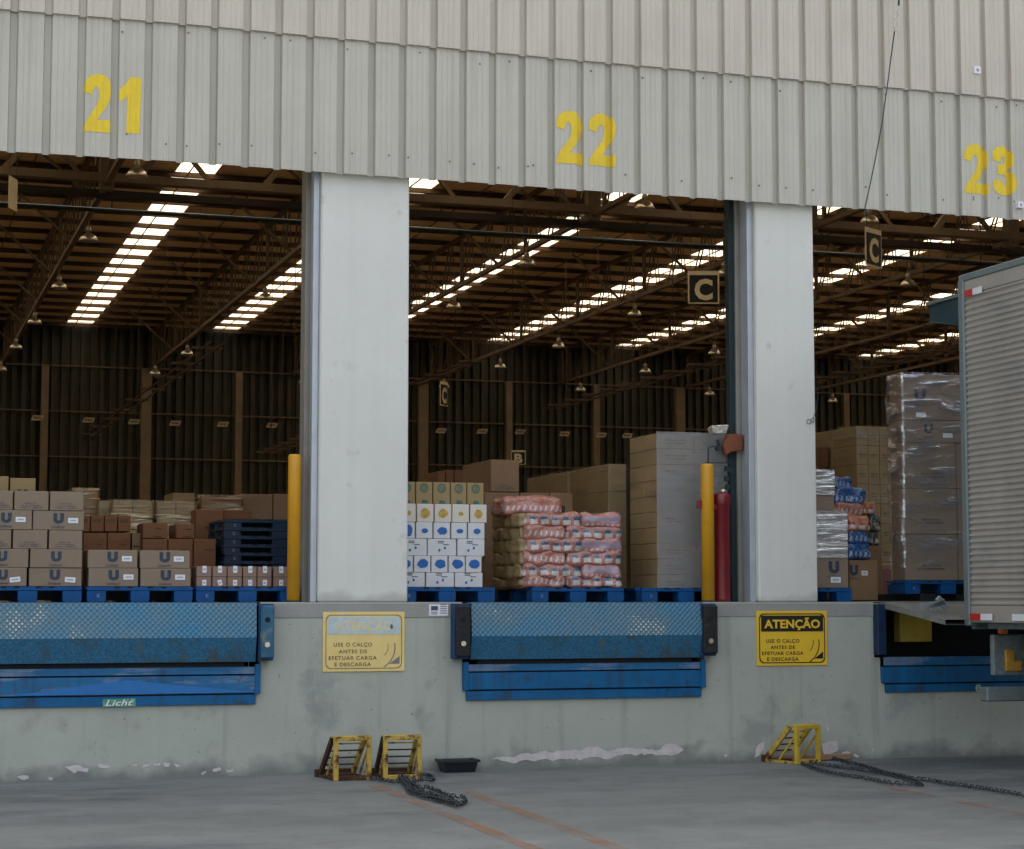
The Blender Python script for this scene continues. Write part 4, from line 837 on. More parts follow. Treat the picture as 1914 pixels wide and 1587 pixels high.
def pack_mat(name, base, kind, lab=(.04,.12,.20), pale=(.52,.46,.42)):
    m = bundle_mat(name, base, base, base, 30); N = m.node_tree.nodes; L = m.node_tree.links; b = N['Principled BSDF']; src = b.inputs['Base Color'].links[0].from_socket
    tc = N.new('ShaderNodeTexCoord'); nz = N.new('ShaderNodeTexNoise'); nz.inputs['Scale'].default_value = 11; L.new(tc.outputs['Object'], nz.inputs['Vector']); sep = N.new('ShaderNodeSeparateXYZ'); L.new(tc.outputs['Object'], sep.inputs[0])
    def M(op, a, bb=0, c=0):
        n = N.new('ShaderNodeMath'); n.operation = op
        for i, q in enumerate((a, bb, c)):
            if isinstance(q, (int, float)): n.inputs[i].default_value = q
            else: L.new(q, n.inputs[i])
        return n.outputs[0]
    x = M('ADD', sep.outputs[0], M('MULTIPLY', nz.outputs[0], .05)); z = M('ADD', sep.outputs[2], M('MULTIPLY', M('SUBTRACT', nz.outputs[0], .5), .05))
    def band(v, a, bb): return M('MULTIPLY', M('GREATER_THAN', v, a), M('LESS_THAN', v, bb))
    def over(mask, col, src):
        mx = N.new('ShaderNodeMixRGB'); L.new(mask, mx.inputs[0]); L.new(src, mx.inputs[1]); mx.inputs[2].default_value = (*col, 1); return mx.outputs[0]
    if kind == 'label':
        f = M('FRACT', M('DIVIDE', x, .105)); src = over(M('MULTIPLY', band(f, .22, .86), band(z, .018, .062)), pale, src); src = over(M('MULTIPLY', band(f, .15, .72), band(z, .062, .088)), lab, src)
    elif kind == 'dash':
        f = M('FRACT', M('DIVIDE', M('SUBTRACT', x, M('MULTIPLY', z, .35)), .052)); src = over(M('MULTIPLY', band(f, .15, .48), band(z, .030, .078)), pale, src); src = over(M('MULTIPLY', band(f, .6, .75), band(z, .02, .06)), (.30,.24,.33), src)
    else:
        f = M('FRACT', M('DIVIDE', x, .05)); src = over(band(z, .048, .092), (.30,.26,.33), src); src = over(M('MULTIPLY', band(f, .0, .12), band(z, .045, .1)), (.38,.22,.25), src); src = over(M('MULTIPLY', band(f, .3, .7), band(z, .012, .03)), (.5,.46,.44), src)
    L.new(src, b.inputs['Base Color']); return m
PINK = pack_mat('pink_packs', (.38,.135,.085), 'dash'); PINK2 = pack_mat('pink_label_packs', (.36,.135,.10), 'label'); PINKV = pack_mat('lilac_packs', (.40,.16,.15), 'band')
TAN = mat('kraft_pack_ends', (.27,.19,.08), .35, 0, .2, 9, .4, 14, spec=.6)
ORANGEP = pack_mat('orange_packs', (.42,.15,.06), 'label', (.35,.05,.04)); BLUEP = pack_mat('blue_packs', (.008,.075,.24), 'dash', pale=(.25,.38,.48)); GRNP = pack_mat('green_packs', (.03,.055,.045), 'label', (.12,.02,.015), (.25,.2,.12))
def pillow(x0, x1, y0, y1, z0, z1, m, label, group, name='bundle', puff=.034, seed=0, rz=0, parts=None):
    """soft shrink-wrapped bundle: a rounded, lumpy block"""
    cx, cy = (x0+x1)/2, (y0+y1)/2; r = thing(name, label, 'bundle', (cx+random.uniform(-.008,.008), cy, z0), rz or random.uniform(-.025,.025), group); n = 10; V = MB(); V.sm = True
    bm = bmesh.new(); bmesh.ops.create_cube(bm, size=1); bmesh.ops.subdivide_edges(bm, edges=bm.edges[:], cuts=n, use_grid_fill=True)
    hx, hy, hz = (x1-x0)/2, (y1-y0)/2, (z1-z0)/2; rd = min(hx, hy, hz)*.62
    for v in bm.verts:
        p = Vector((v.co.x*2*hx, v.co.y*2*hy, v.co.z*2*hz)); q = Vector((max(-hx+rd, min(hx-rd, p.x)), max(-hy+rd, min(hy-rd, p.y)), max(-hz+rd*.8, min(hz-rd*.8, p.z))))
        d = p-q
        if d.length > 1e-6: p = q+Vector((d.x/rd, d.y/rd, d.z/(rd*.8))).normalized()*min(rd, 1)*Vector((1,1,1)).x if False else q+d.normalized()*rd*(.98+0)
        p += d.normalized()*puff*noise.noise((p.x*9+seed, p.y*9, p.z*11)) if d.length > 0 else Vector()
        v.co = p+Vector((0,0,hz))
    me = bpy.data.meshes.new('wrapped_packs'); bm.to_mesh(me); bm.free(); me.materials.append(m)
    for p_ in me.polygons: p_.use_smooth = True
    o = bpy.data.objects.new('wrapped_packs', me); C.objects.link(o); o.parent = r
    return r
YK = .42; pyl = [1102,1080,1056,1032.5,1009,985,962]; GB = 'pink shrink-wrapped bundles on the bay 22 pallet'
for k in range(6):
    za = ZP if k == 0 else Z_(1070, pyl[k], YK); zb = Z_(1070, pyl[k+1], YK)+.012; split = (1060,1087)[k % 2]; off = random.uniform(-1.5,1.5)
    a0 = X_(980+off,YK); a1 = X_(split,YK); a2 = X_(1163+off,YK); lay_ = ('bottom','second','third','fourth','fifth','top')[k]
    pillow(a0, a1, YK, YK+.42, za, zb, (PINK,PINK2)[k % 2], 'pink wrapped bundle, front left in the %s layer of the bundle pallet' % lay_, GB, seed=k*3)
    pillow(a1+.002, a2, YK, YK+.42, za, zb, (PINK2,PINKV)[k % 2], 'pink wrapped bundle, front right in the %s layer of the bundle pallet' % lay_, GB, seed=k*3+1)
    pillow(a0-.03, a0+.35, YK+.12+.30, YK+.86, za, zb-.008, TAN, 'tan bundle end, behind on the left in the %s layer of the bundle pallet' % lay_, 'tan bundle ends on the bay 22 pallet', seed=k*3+2)
    pillow(a0-.035, a0+.05, YK+.035, YK+.43, za+.004, zb-.012, TAN, 'tan bundle end, at the left corner of the %s layer of the bundle pallet' % lay_, 'tan bundle ends on the bay 22 pallet', seed=k*5+2)
    pillow(a0+.36, a2, YK+.44, YK+.86, za, zb-.006, PINK, 'pink wrapped bundle, behind on the right in the %s layer of the bundle pallet' % lay_, GB, seed=k*3+7)
pillow(X_(940,YK+.25), X_(1049,YK+.25), YK+.2, YK+.6, Z_(990,962,YK+.2)+.004, Z_(990,930,YK+.2), PINK, 'single pink and orange bundle lying on top of the bundle pallet', GB, seed=50)
# ---- bay 22: big cartons and wrapped loads behind
Yb = 1.7
backbox(917, 970.5, 859, 919, Yb+.3, CARD2, 'large plain tan carton raised above the others under the B sign', .95, [('lines',944,.14,30,8)])
backbox(905, 971, 920, 1122, Yb+.3, CARD2, 'tall tan carton below the large plain one', .9); backbox(972, 1027, 921, 1122, Yb+.3, CARD2, 'tan carton right of the tall tan one, behind the bundles', .9)
backbox(1028, 1071, 921, 1122, Yb+.3, CARD2, 'tan carton with a dark mark at its corner, behind the bundles', .6, [('mark',1052,.84,8,15)])
for j, (a, b) in enumerate(((817,832),(833,848),(849,866))): backbox(a, b, 881+(-3 if j else 0), 1122, 3.4, CARDO, 'small orange carton, %s of the three peeping over the green-logo cartons' % ordn(j), .5, None, 'three orange cartons at the back')
wrapped(1230, 1368, 811, 1104, .42, .68, 2, 10, CARDY, FILM, 'tall grey film-wrapped stack behind the right bollard in bay 22', lines=INK, wob=.004, filmf=FILMG)
wrapped(1138, 1172, 867, 1122, 1.9, 1.1, 1, 5, CARDY, FILM, 'yellowish wrapped stack left of the tall grey one')
wrapped(1061, 1084, 881, 1122, 3.0, 1.3, 1, 5, CARDY, FILM, 'lower yellowish wrapped stack at the back of bay 22')
backbox(1128, 1150, 870, 1122, 4.2, CARDO, 'reddish carton edge peeping behind the yellowish wrapped stack', .4)
# ---- bay 23
zq = zrow([1042,955,925,877], 1560, YC, ZP)
def glossy(px0, px1, zb, zt, Y, label, grp, m=CARD, film=FILMH, marks=None, depth=.5):
    r = carton(px0, px1, zb, zt, Y, depth, m, label, group=grp, marks=marks, rz=0)
    if film:
        w_ = X_(px1,Y)-X_(px0,Y); V = MB(); V.sm = True; nx, nz = 16, 18; h_ = zt-zb
        for k in range(nz+1):
            for i in range(nx+1):
                x = -w_/2-.008+(w_+.016)*i/nx; z = h_*k/nz; V.v.append(Vector((x, -.012-.012*abs(noise.noise((x*4, z*34+px1, 2)))-.006*noise.noise((x*9, z*60, 1)), z)))
        for k in range(nz):
            for i in range(nx): V.f.append((k*(nx+1)+i, k*(nx+1)+i+1, (k+1)*(nx+1)+i+1, (k+1)*(nx+1)+i))
        V.build('stretch_film', film, r, local=True)
    return r
glossy(1496, 1586, zq[0], zq[1], YC, 'logo carton with a white sticker right beside the foot of the right column', 'wrapped stack right of the right column', film=None, marks=[('U',1559,.68,20,21),('sticker',1562,.27,19,10)])
glossy(1496, 1583, zq[1], zq[2], YC, 'carton under glaring white film, middle of the stack right of the right column', 'wrapped stack right of the right column')
glossy(1496, 1562, zq[2], zq[3], YC+.05, 'bare carton band between two glaring wrapped cartons', 'wrapped stack right of the right column', film=None)
glossy(1496, 1560, zq[3], zq[4], YC+.05, 'carton under glaring film at the top of the stack right of the right column', 'wrapped stack right of the right column')
GP = 'coloured bundles right of the glossy stack'
for i, (a, b, t, bo, Y, m, l) in enumerate(((1562,1596,893,916,.95,BLUEP,'small blue bundle at the very top of the coloured bundles'),(1563,1622,914,943,.9,BLUEP,'long blue bundle, second from the top of the coloured bundles'),(1566,1620,941,966,.85,PINK,'pink bundle below the long blue one'),
    (1612,1645,938,963,1.5,ORANGEP,'orange bundle beside the pink one, further back'),(1586,1629,965,993,.8,ORANGEP,'red and orange bundle in the middle of the coloured bundles'),(1626,1648,964,994,1.5,GRNP,'dark green bundle behind the red and orange one'),
    (1587,1630,992,1017,.8,BLUEP,'blue bundle below the red and orange one'),(1587,1631,1017,1046,.8,BLUEP,'lowest blue bundle, on the dark logo carton'),(1628,1648,994,1018,1.5,GRNP,'dark bundle under the dark green one'))):
    pillow(X_(a,Y), X_(b,Y), Y, Y+.42, Z_(1600,bo,Y), Z_(1600,t,Y)+.01, m, l, GP, seed=i*7)
backbox(1588, 1641, 1047, 1122, .8, CARD2, 'shaded logo carton with a label under the blue bundles', .5, [('U',1596,.75,16,18),('sticker',1616,.68,12,8)])
backbox(1622, 1650, 1020, 1122, 1.5, CARD2, 'brown carton under the dark green bundles', .4)
wrapped(1605, 1670, 797, 1122, 3.0, 1.1, 3, 9, CARDY, FILM, 'large yellow brown wrapped stack at the back of bay 23', lines=INKK)
wrapped(1500, 1553, 835, 1122, 3.6, .8, 3, 8, CARDO, FILM, 'lower orange brown wrapped stack beside the right column')
YW = .55
zpal = Z_(1720, 1110, YW); pal2 = pallet_mesh(PW, .50); pallet(X_(1692,YW), YW, zpal, 'bright blue pallet raised under the tall wrapped load beside the truck', -.16, pal2)
zfk = MB(); r = thing('pallet_truck', 'low dark pallet truck lifting the tall wrapped load beside the truck', 'pallet truck', (X_(1700,YW)+.3, YW+.6, H))
fx = X_(1692,YW)
zfk.box(fx+.17, fx+.33, YW+.02, YW+1.6, H+.006, zpal-.002); zfk.build('fork', TRACK, r); MB().box(fx+.55, fx+.71, YW+.02, YW+1.6, H+.006, zpal-.002).build('fork', TRACK, r); MB().box(fx+.15, fx+.75, YW+1.61, YW+1.85, H+.05, H+.35).build('pump_body', REDP, r, bevel=.02)
zl = zrow([1000,905,827,790,762,697], 1740, YW, zpal+PH+.002)
# the tall load: cartons with logos, creased film
x0, x1 = X_(1697,YW), X_(1697,YW)+.78
r = thing('wrapped_load', 'tall wrapped load of logo cartons on a raised blue pallet beside the truck', 'wrapped load', ((x0+x1)/2, YW, zl[0]))
dd = .34
zz = [zl[0], zl[0]+(zl[3]-zl[0])/3, zl[0]+2*(zl[3]-zl[0])/3, zl[3], Z_(1740,785,YW), Z_(1740,699,YW)]
for k in range(5):
    xsplit = x0+(x1-x0)*.68 if k < 3 else x1
    MB().box(x0+.002, xsplit-.004, YW, YW+dd, zz[k], zz[k+1]-.004).build('carton', CARD, r, bevel=.005)
    if k < 3: MB().box(xsplit+.004, x1-.002, YW+.01, YW+dd, zz[k], zz[k+1]-.004).build('carton', CARD, r, bevel=.005)
    q = MB()
    if k < 3:
        c = (x0+xsplit)/2
        for l_, f in enumerate((.7, 1.0)): fine_print(q, c, YW-.003, zz[k]+.14-.03*l_, .26*f, .016, l_)
        q.build('printed_text', INK, r)
    else:
        cxp, s_ = (1743, 17) if k == 3 else (1729, 22); c = X_(cxp, YW); cz = zz[k]+(zz[k+1]-zz[k])*(.62 if k == 3 else .55); s_ *= .0051
        text(q, 'U', c, YW-.003, cz, s_, s_*1.05, .055); q.build('logo', INK, r); q = MB(); text(q, 'Unilever', c, YW-.003, cz-s_*.5-.035, s_*1.25, s_*.25, .01, 1, .2); q.build('printed_text', INK, r)
        q = MB(); c2 = X_((1730, 1776)[k == 3], YW); q.quad(*[(c2+i*.048, YW-.004, zz[k]+((.05, .07)[k == 3])+j*.022) for i, j in ((-1,-1),(1,-1),(1,1),(-1,1))]); q.build('sticker', WHITE, r)
V = MB(); V.sm = True; nx, nz, ny = 22, 46, 12; zt = zz[-1]; zb = zl[0]+.12; g_ = .012
loop = [(x0-g_+(x1-x0+2*g_)*i/nx, YW-g_, 0) for i in range(nx)]+[(x1+g_, YW-g_+(dd+2*g_)*i/ny, 1) for i in range(ny)]+[(x1+g_-(x1-x0+2*g_)*i/nx, YW+dd+g_, 2) for i in range(nx)]+[(x0-g_, YW+dd+g_-(dd+2*g_)*i/ny, 3) for i in range(ny)]
n = len(loop)
for k in range(nz+1):
    z = zb+(zt-zb+.015)*k/nz
    for x, y, sd_ in loop:
        nr_ = ((0,-1),(1,0),(0,1),(-1,0))[sd_]; sl = .35*(x+y); d = .014*abs(noise.noise((x*3, (z-sl)*13, 2)))+.009*noise.noise(((x+y)*9, (z-sl)*30, 5))
        if sd_ == 3: d = d*2.2+(.05*max(0, noise.noise((y*3, z*2.2, 9))))
        V.v.append(Vector((x+nr_[0]*abs(d), y+nr_[1]*abs(d), z)))
for k in range(nz):
    for i in range(n): V.f.append((k*n+i, k*n+(i+1) % n, (k+1)*n+(i+1) % n, (k+1)*n+i))
r.rotation_euler = (0,0,-.16)
V.build('stretch_film', film_mat('stretch_film_creased', .42, (.85,.85,.87), 1.0, .12, (1.5,1.5,5), .47, .66, .75, .45), r)

# ================================================================== TRUCK
Xt = X_(1806, YT, 1100); zbt = Z_(1806, 1163, YT); ztt = Z_(1806, 526, YT); TL = 7.6; TWd = 2.5
TR = thing('truck', 'grey box truck with ribbed side panels backed up to the dock under number 23', 'truck', (Xt+TWd/2, YT-TL/2, 0))
# ribbed side panel (horizontal corrugation), seen from its left side
pv = MB(); zs = []; z = zbt+.14; rib = .0525
while z < ztt-.14: zs += [(z, 0), (z+rib*.22, -.014), (z+rib*.42, -.014), (z+rib*.72, 0)]; z += rib
ys = (YT-.09, YT-TL/2, YT-TL)
for y in ys: pv.v += [Vector((Xt+d, y, z)) for z, d in zs]
n = len(zs)
for k in range(2):
    for i in range(n-1): pv.f.append((k*n+i, k*n+i+1, (k+1)*n+i+1, (k+1)*n+i)[::-1])
pv.build('side_panel', TRUCKP, TR)
MB().box(Xt-.012, Xt+.03, YT-TL, YT-.09, zbt, zbt+.139).build('lower_rail', TRUCKP, TR, bevel=.004); MB().box(Xt-.012, Xt+.03, YT-TL, YT-.09, ztt-.139, ztt-.02).build('upper_rail', TRUCKP, TR, bevel=.004)
MB().box(Xt-.028, Xt+.06, YT-.088, YT, zbt-.03, ztt).build('rear_post', TRUCKG, TR, bevel=.01)
MB().box(Xt+TWd-.06, Xt+TWd+.028, YT-.088, YT, zbt-.03, ztt).build('rear_post', TRUCKG, TR, bevel=.01)
MB().box(Xt-.02, Xt+TWd+.02, YT-TL, YT, ztt-.019, ztt+.045).build('roof', TRUCKG, TR, bevel=.01); MB().box(Xt+TWd-.03, Xt+TWd, YT-TL, YT-.09, zbt, ztt-.02).build('side_panel', TRUCKP, TR)
MB().box(Xt+.03, Xt+TWd-.03, YT-TL, YT-TL+.04, zbt, ztt-.02).build('front_panel', TRUCKP, TR); MB().box(Xt+.031, Xt+TWd-.031, YT-TL+.04, YT-.02, zbt+.02, zbt+.07).build('load_floor', CHASS, TR)
MB().box(Xt+.06, Xt+TWd-.06, YT-.02, YT+.03, zbt-.06, zbt+.07).build('rear_sill', TRUCKG, TR, bevel=.006)
def refl(zc, y0, y1, m, h=.055): return MB().box(Xt-.032, Xt-.0285, y0, y1, zc-h/2, zc+h/2).build('reflector', m, TR)
zr1 = Z_(1830, 550, YT-.15); refl(zr1, YT-.25, YT-.12, REDR); refl(zr1, YT-.40, YT-.252, WHITE)
zr2 = Z_(1830, 1153, YT-.2); refl(zr2, YT-.27, YT-.10, REDR); refl(zr2, YT-.45, YT-.272, WHITE); refl(zr2, YT-.95, YT-.75, WHITE); refl(zr2, YT-1.6, YT-1.4, REDR)
# raised rear flap reaching back over the dock
zf = Z_(1800, 556, YT+.1); q = MB(); q.add([(Xt+.05, YT+.0, zf-.0),(Xt+TWd-.05, YT, zf),(Xt+TWd-.05, YT+.62, zf-.01),(Xt+.05, YT+.62, zf-.01),(Xt+.05, YT, zf-.27),(Xt+TWd-.05, YT, zf-.27),(Xt+TWd-.05, YT+.62, zf-.15),(Xt+.05, YT+.62, zf-.15)], [(3,2,1,0)[::-1],(4,5,6,7)[::-1],(0,1,5,4),(1,2,6,5),(2,3,7,6),(3,0,4,7)]); q.build('door_flap', TRUCKD, TR, bevel=.01)
MB().box(Xt+.03, Xt+.08, YT+.0, YT+.64, zf+.002, zf+.03).build('flap_edge', TRUCKG, TR)
# chassis, rear light cluster, underrun bar, wheels
MB().box(Xt+.85, Xt+.97, YT-TL-1.5, YT-.1, zbt-.38, zbt-.08).build('chassis_rail', CHASS, TR); MB().box(Xt+1.55, Xt+1.67, YT-TL-1.5, YT-.1, zbt-.38, zbt-.08).build('chassis_rail', CHASS, TR)
MB().box(Xt+.02, Xt+TWd-.02, YT-TL, YT-.30, zbt-.05, zbt+.018).build('cross_members', CHASS, TR)
lx = X_(1850, YT-.1, 1220); q = MB().box(lx, lx+.62, YT-.16, YT-.10, Z_(1860,1262,YT-.1), Z_(1860,1186,YT-.1)); lc = q.build('light_board', mat('light_board_grey', (.20,.24,.24), .5, .2, .3, 14, .3, 30), TR, bevel=.008)
c = at(1862, 1178, YT-.09); MB().box(c.x-.035, c.x+.045, YT-.21, YT-.161, c.z-.03, c.z+.035).build('marker_lamp', ORG, TR, bevel=.01)
q = MB(); a = at(1868, 1254, YT-.08); b = at(1884, 1214, YT-.08); q.box(a.x, b.x, YT-.19, YT-.161, a.z, b.z); c = at(1898,1254,YT-.08); d = at(1886,1234,YT-.08); q.box(b.x+.001, c.x, YT-.19, YT-.161, a.z, d.z); q.build('corner_casting', mat('amber_worn', (.50,.27,.03), .5, 0, .3, 14), TR, bevel=.006)
MB().box(X_(1838,YT-.3,1290), X_(1838,YT-.3,1290)+2.1, YT-.36, YT-.24, Z_(1850,1311,YT-.3), Z_(1850,1284,YT-.3)).build('underrun_bar', mat('bar_steel', (.16,.20,.20), .5, .3, .2, 8), TR, bevel=.012)
for s_ in (.4, 1.9): MB().box(Xt+s_, Xt+s_+.08, YT-.34, YT-.26, Z_(1850,1284,YT-.3)+.002, zbt-.08).build('bar_bracket', CHASS, TR)
for yy in (YT-2.2, YT-TL-.6):
    for xx in (Xt+.05, Xt+TWd-.38):
        wl = MB(); wl.lathe((0,0,0), [(.30,-.16),(.47,-.155),(.50,-.10),(.50,.10),(.47,.155),(.30,.16)], 30); wl.v = [Vector((xx+.16+v.z, yy+v.x, .50+v.y)) for v in wl.v]; wo = wl.build('wheel', BLACK, TR)
        rm = MB(); rm.lathe((0,0,0), [(.10,-.165),(.29,-.15),(.29,.15),(.10,.165)], 20); rm.v = [Vector((xx+.16+v.z, yy+v.x, .50+v.y)) for v in rm.v]; ro = rm.build('rim', TRUCKG, wo)
MB().box(Xt+.1, Xt+TWd-.1, YT-TL-1.9, YT-TL-.1, .55, 2.7).build('cab', mat('cab_white', (.6,.6,.6), .3), TR, bevel=.12)
MB().box(Xt+.2, Xt+TWd-.2, YT-TL-1.93, YT-TL-1.88, 1.6, 2.4).build('windscreen', VOID, TR)

# ================================================================== CHOCKS, CHAINS, TRAY
def chock(loc, rz, sx, label, m, mb_, dark):
    r = thing('wheel_chock', label, 'wheel chock', loc, rz, 'yellow steel wheel chocks by the wall'); w_, h_, d_ = .31*sx, .345*sx, .36*sx; t = .036
    f = MB(); f.box(-w_/2, -w_/2+t, -t, 0, 0, h_).box(w_/2-t, w_/2, -t, 0, 0, h_).box(-w_/2+t, w_/2-t, -t, 0, h_-t, h_); f.build('front_frame', m, r, local=True, bevel=.003)
    MB().box(-w_/2+t, w_/2-t, -t, 0, 0, t).build('front_sill', mb_, r, local=True, bevel=.003)
    top = MB(); top.box(-w_/2, w_/2, .002, .075*sx, h_-.012, h_); top.build('top_plate', m, r, local=True)
    for s_ in (-1, 1):
        MB().bar((s_*(w_/2-t/2), .07*sx, h_-.02), (s_*(w_/2-t/2), d_, .03), .028, .045).build('slanted_rail', dark if s_ < 0 else m, r, local=True)
        MB().bar((s_*(w_/2-t/2), 0, .012), (s_*(w_/2-t/2), d_+.03, .012), .03, .022).build('base_rail', dark, r, local=True)
        MB().bar((s_*(w_/2-t/2), .01, h_*.7), (s_*(w_/2-t/2), d_*.55, .03), .014, .014).build('brace', m, r, local=True)
    for k in range(4):
        u = .16+.2*k; MB().bar((-w_/2+t, .07*sx+(d_-.07*sx)*u, (h_-.02)*(1-u)+.03*u), (w_/2-t, .07*sx+(d_-.07*sx)*u, (h_-.02)*(1-u)+.03*u), .012, .012).build('rung', RUST if k > 0 else m, r, local=True)
    bs = MB(); bs.box(-w_/2+t, w_/2-t, d_*.62, d_, .0, .03); bs.box(-w_/2-.02, w_/2+.01, d_+.001, d_+.05, 0, .06); bs.build('base_plate', RUST, r, local=True, bevel=.004); return r
def gp(px, py): p = atz(px, py, .006); return Vector((p.x, p.y, .0))
p1 = gp(657, 1457); chock((p1.x, p1.y, .001), .10, 1.0, 'yellow chock with thick rust, left of the pair under the faded sign', YELR, RUST, RUST)
p2 = gp(751, 1455); chock((p2.x, p2.y, .001), -.05, 1.0, 'rusty yellow chock, right of the pair, with chain heaped in front', YELR, YELR, RUST)
p3 = gp(1507, 1426); chock((p3.x, p3.y, .001), .35, .97, 'bright yellow chock near the truck, with a long chain', mat('yellow_frame_paint', (.55,.37,.03), .5, 0, .15, 10, .2, 30, (.25,.13,.02), .2, 8), YELR, YELR)
a, b = gp(1414, 1414), gp(1572, 1416); a.y = min(a.y, -.05); b.y = min(b.y, -.05)
r = thing('wooden_batten', 'weathered wooden batten lying behind the bright yellow chock', 'batten', tuple(a)); MB().bar(a+Vector((0,0,.03)), b+Vector((0,0,.03)), .055, .05).build('batten', mat('old_wood', (.26,.16,.09), .8, 0, .3, 10, .3, 30, stretch=(.3,1,1)), r, bevel=.006)
def chain(pts, label, link=.040, wire=.0052, heap=0):
    P = [gp(x, y) for x, y in pts]; Q = []
    for i in range(len(P)-1):
        p0, p1_, p2_, p3_ = P[max(i-1,0)], P[i], P[i+1], P[min(i+2,len(P)-1)]; n_ = max(2, int((p2_-p1_).length/.01))
        for k in range(n_):
            t = k/n_; Q.append(.5*((2*p1_)+(p2_-p0)*t+(2*p0-5*p1_+4*p2_-p3_)*t*t+(-p0+3*p1_-3*p2_+p3_)*t**3))
    c = MB(); acc = 0; last = Q[0]; i = 0
    rot = 0
    for k in range(1, len(Q)):
        acc += (Q[k]-Q[k-1]).length
        if acc >= link*.72:
            acc = 0; d = (Q[k]-last).normalized(); last = Q[k].copy(); up = Vector((0,0,1)) if rot % 2 else Vector((0,0,1)).cross(d)
            up = (up+Vector((random.uniform(-.3,.3),)*3)).normalized(); up = (up-d*up.dot(d)).normalized(); z = wire+.002+(.012 if rot % 2 else .0)+random.uniform(0, heap)
            ce = Q[k]+Vector((random.uniform(-.006,.006)*(1+heap*20), random.uniform(-.006,.006)*(1+heap*20), z+.008)); ring = []
            for j in range(10):
                t = 2*PI*j/10; ring.append(ce+d*(math.cos(t)*link*.5)+up*(math.sin(t)*link*.27))
            zmin = min(v.z for v in ring)-wire
            if zmin < .001: ring = [v+Vector((0,0,.001-zmin)) for v in ring]
            c.tube(ring, wire, 5, True); rot += 1
    o = c.build('chain', CHAINM); tag(o, label, 'chain'); return o
chain([(690,1457),(712,1461),(735,1465),(752,1466)], 'dark chain running along the ground between the paired chocks')
chain([(742,1452),(750,1462),(760,1475),(768,1485),(785,1490),(805,1496),(830,1502),(850,1507),(866,1505),(870,1497),(858,1493),(838,1491),(820,1483),(800,1476),(780,1475),(768,1466),(790,1461),(808,1462),(810,1456),(798,1452),(786,1450)], 'dark chain looping on the ground in front of the paired chocks')
chain([(748,1453),(756,1463),(764,1474),(770,1484),(790,1492),(812,1497),(836,1503),(852,1509),(858,1511),(848,1503),(826,1498),(802,1490),(780,1480),(768,1470),(760,1460)], 'second dark chain heaped over the loop beside the paired chocks', heap=.02)
chain([(1538,1416),(1570,1424),(1610,1434),(1650,1446),(1680,1453),(1700,1458),(1735,1462),(1770,1468),(1815,1474),(1860,1481),(1914,1490),(1960,1497)], 'long dark chain stretching from the bright yellow chock toward the photo edge')
chain([(1497,1429),(1530,1442),(1570,1451),(1620,1459),(1665,1467),(1700,1469),(1722,1470),(1712,1464),(1690,1458),(1660,1450),(1600,1441),(1550,1434),(1520,1430)], 'dark chain doubled back in a long loop beside the bright yellow chock')
# black tray
p = gp(862, 1443); r = thing('plastic_tray', 'small black plastic tray on the ground under the left bumper of bay 22', 'tray', (p.x, p.y, .001)); w0, w1_ = .125, .15; d0 = .10; hh = .10
q = MB(); O = [(-w1_,0,hh),(w1_,0,hh),(w1_,2*d0+.02,hh),(-w1_,2*d0+.02,hh)]; I = [(-w0,.02,0),(w0,.02,0),(w0,2*d0,0),(-w0,2*d0,0)]; O2 = [(-w1_+.012,.012,hh),(w1_-.012,.012,hh),(w1_-.012,2*d0+.008,hh),(-w1_+.012,2*d0+.008,hh)]; I2 = [(-w0+.01,.03,.01),(w0-.01,.03,.01),(w0-.01,2*d0-.01,.01),(-w0+.01,2*d0-.01,.01)]
q.add(O+I+O2+I2, [(k, 4+k, 4+(k+1)%4, (k+1)%4)[::1] for k in range(4)]+[(4,5,6,7)[::-1]]+[(k, (k+1)%4, 8+(k+1)%4, 8+k) for k in range(4)]+[(8+k, 8+(k+1)%4, 12+(k+1)%4, 12+k) for k in range(4)]+[(12,13,14,15)]); q.build('basin', mat('black_plastic', (.012,.016,.02), .4), r, local=True)
q = MB(); q.box(-w1_-.012, w1_+.012, -.012, -.001, hh-.018, hh+.003).box(-w1_-.012, -w1_-.001, .0, 2*d0+.02, hh-.018, hh+.003).box(w1_+.001, w1_+.012, .0, 2*d0+.02, hh-.018, hh+.003); q.build('rim', MATS['black_plastic'], r, local=True)

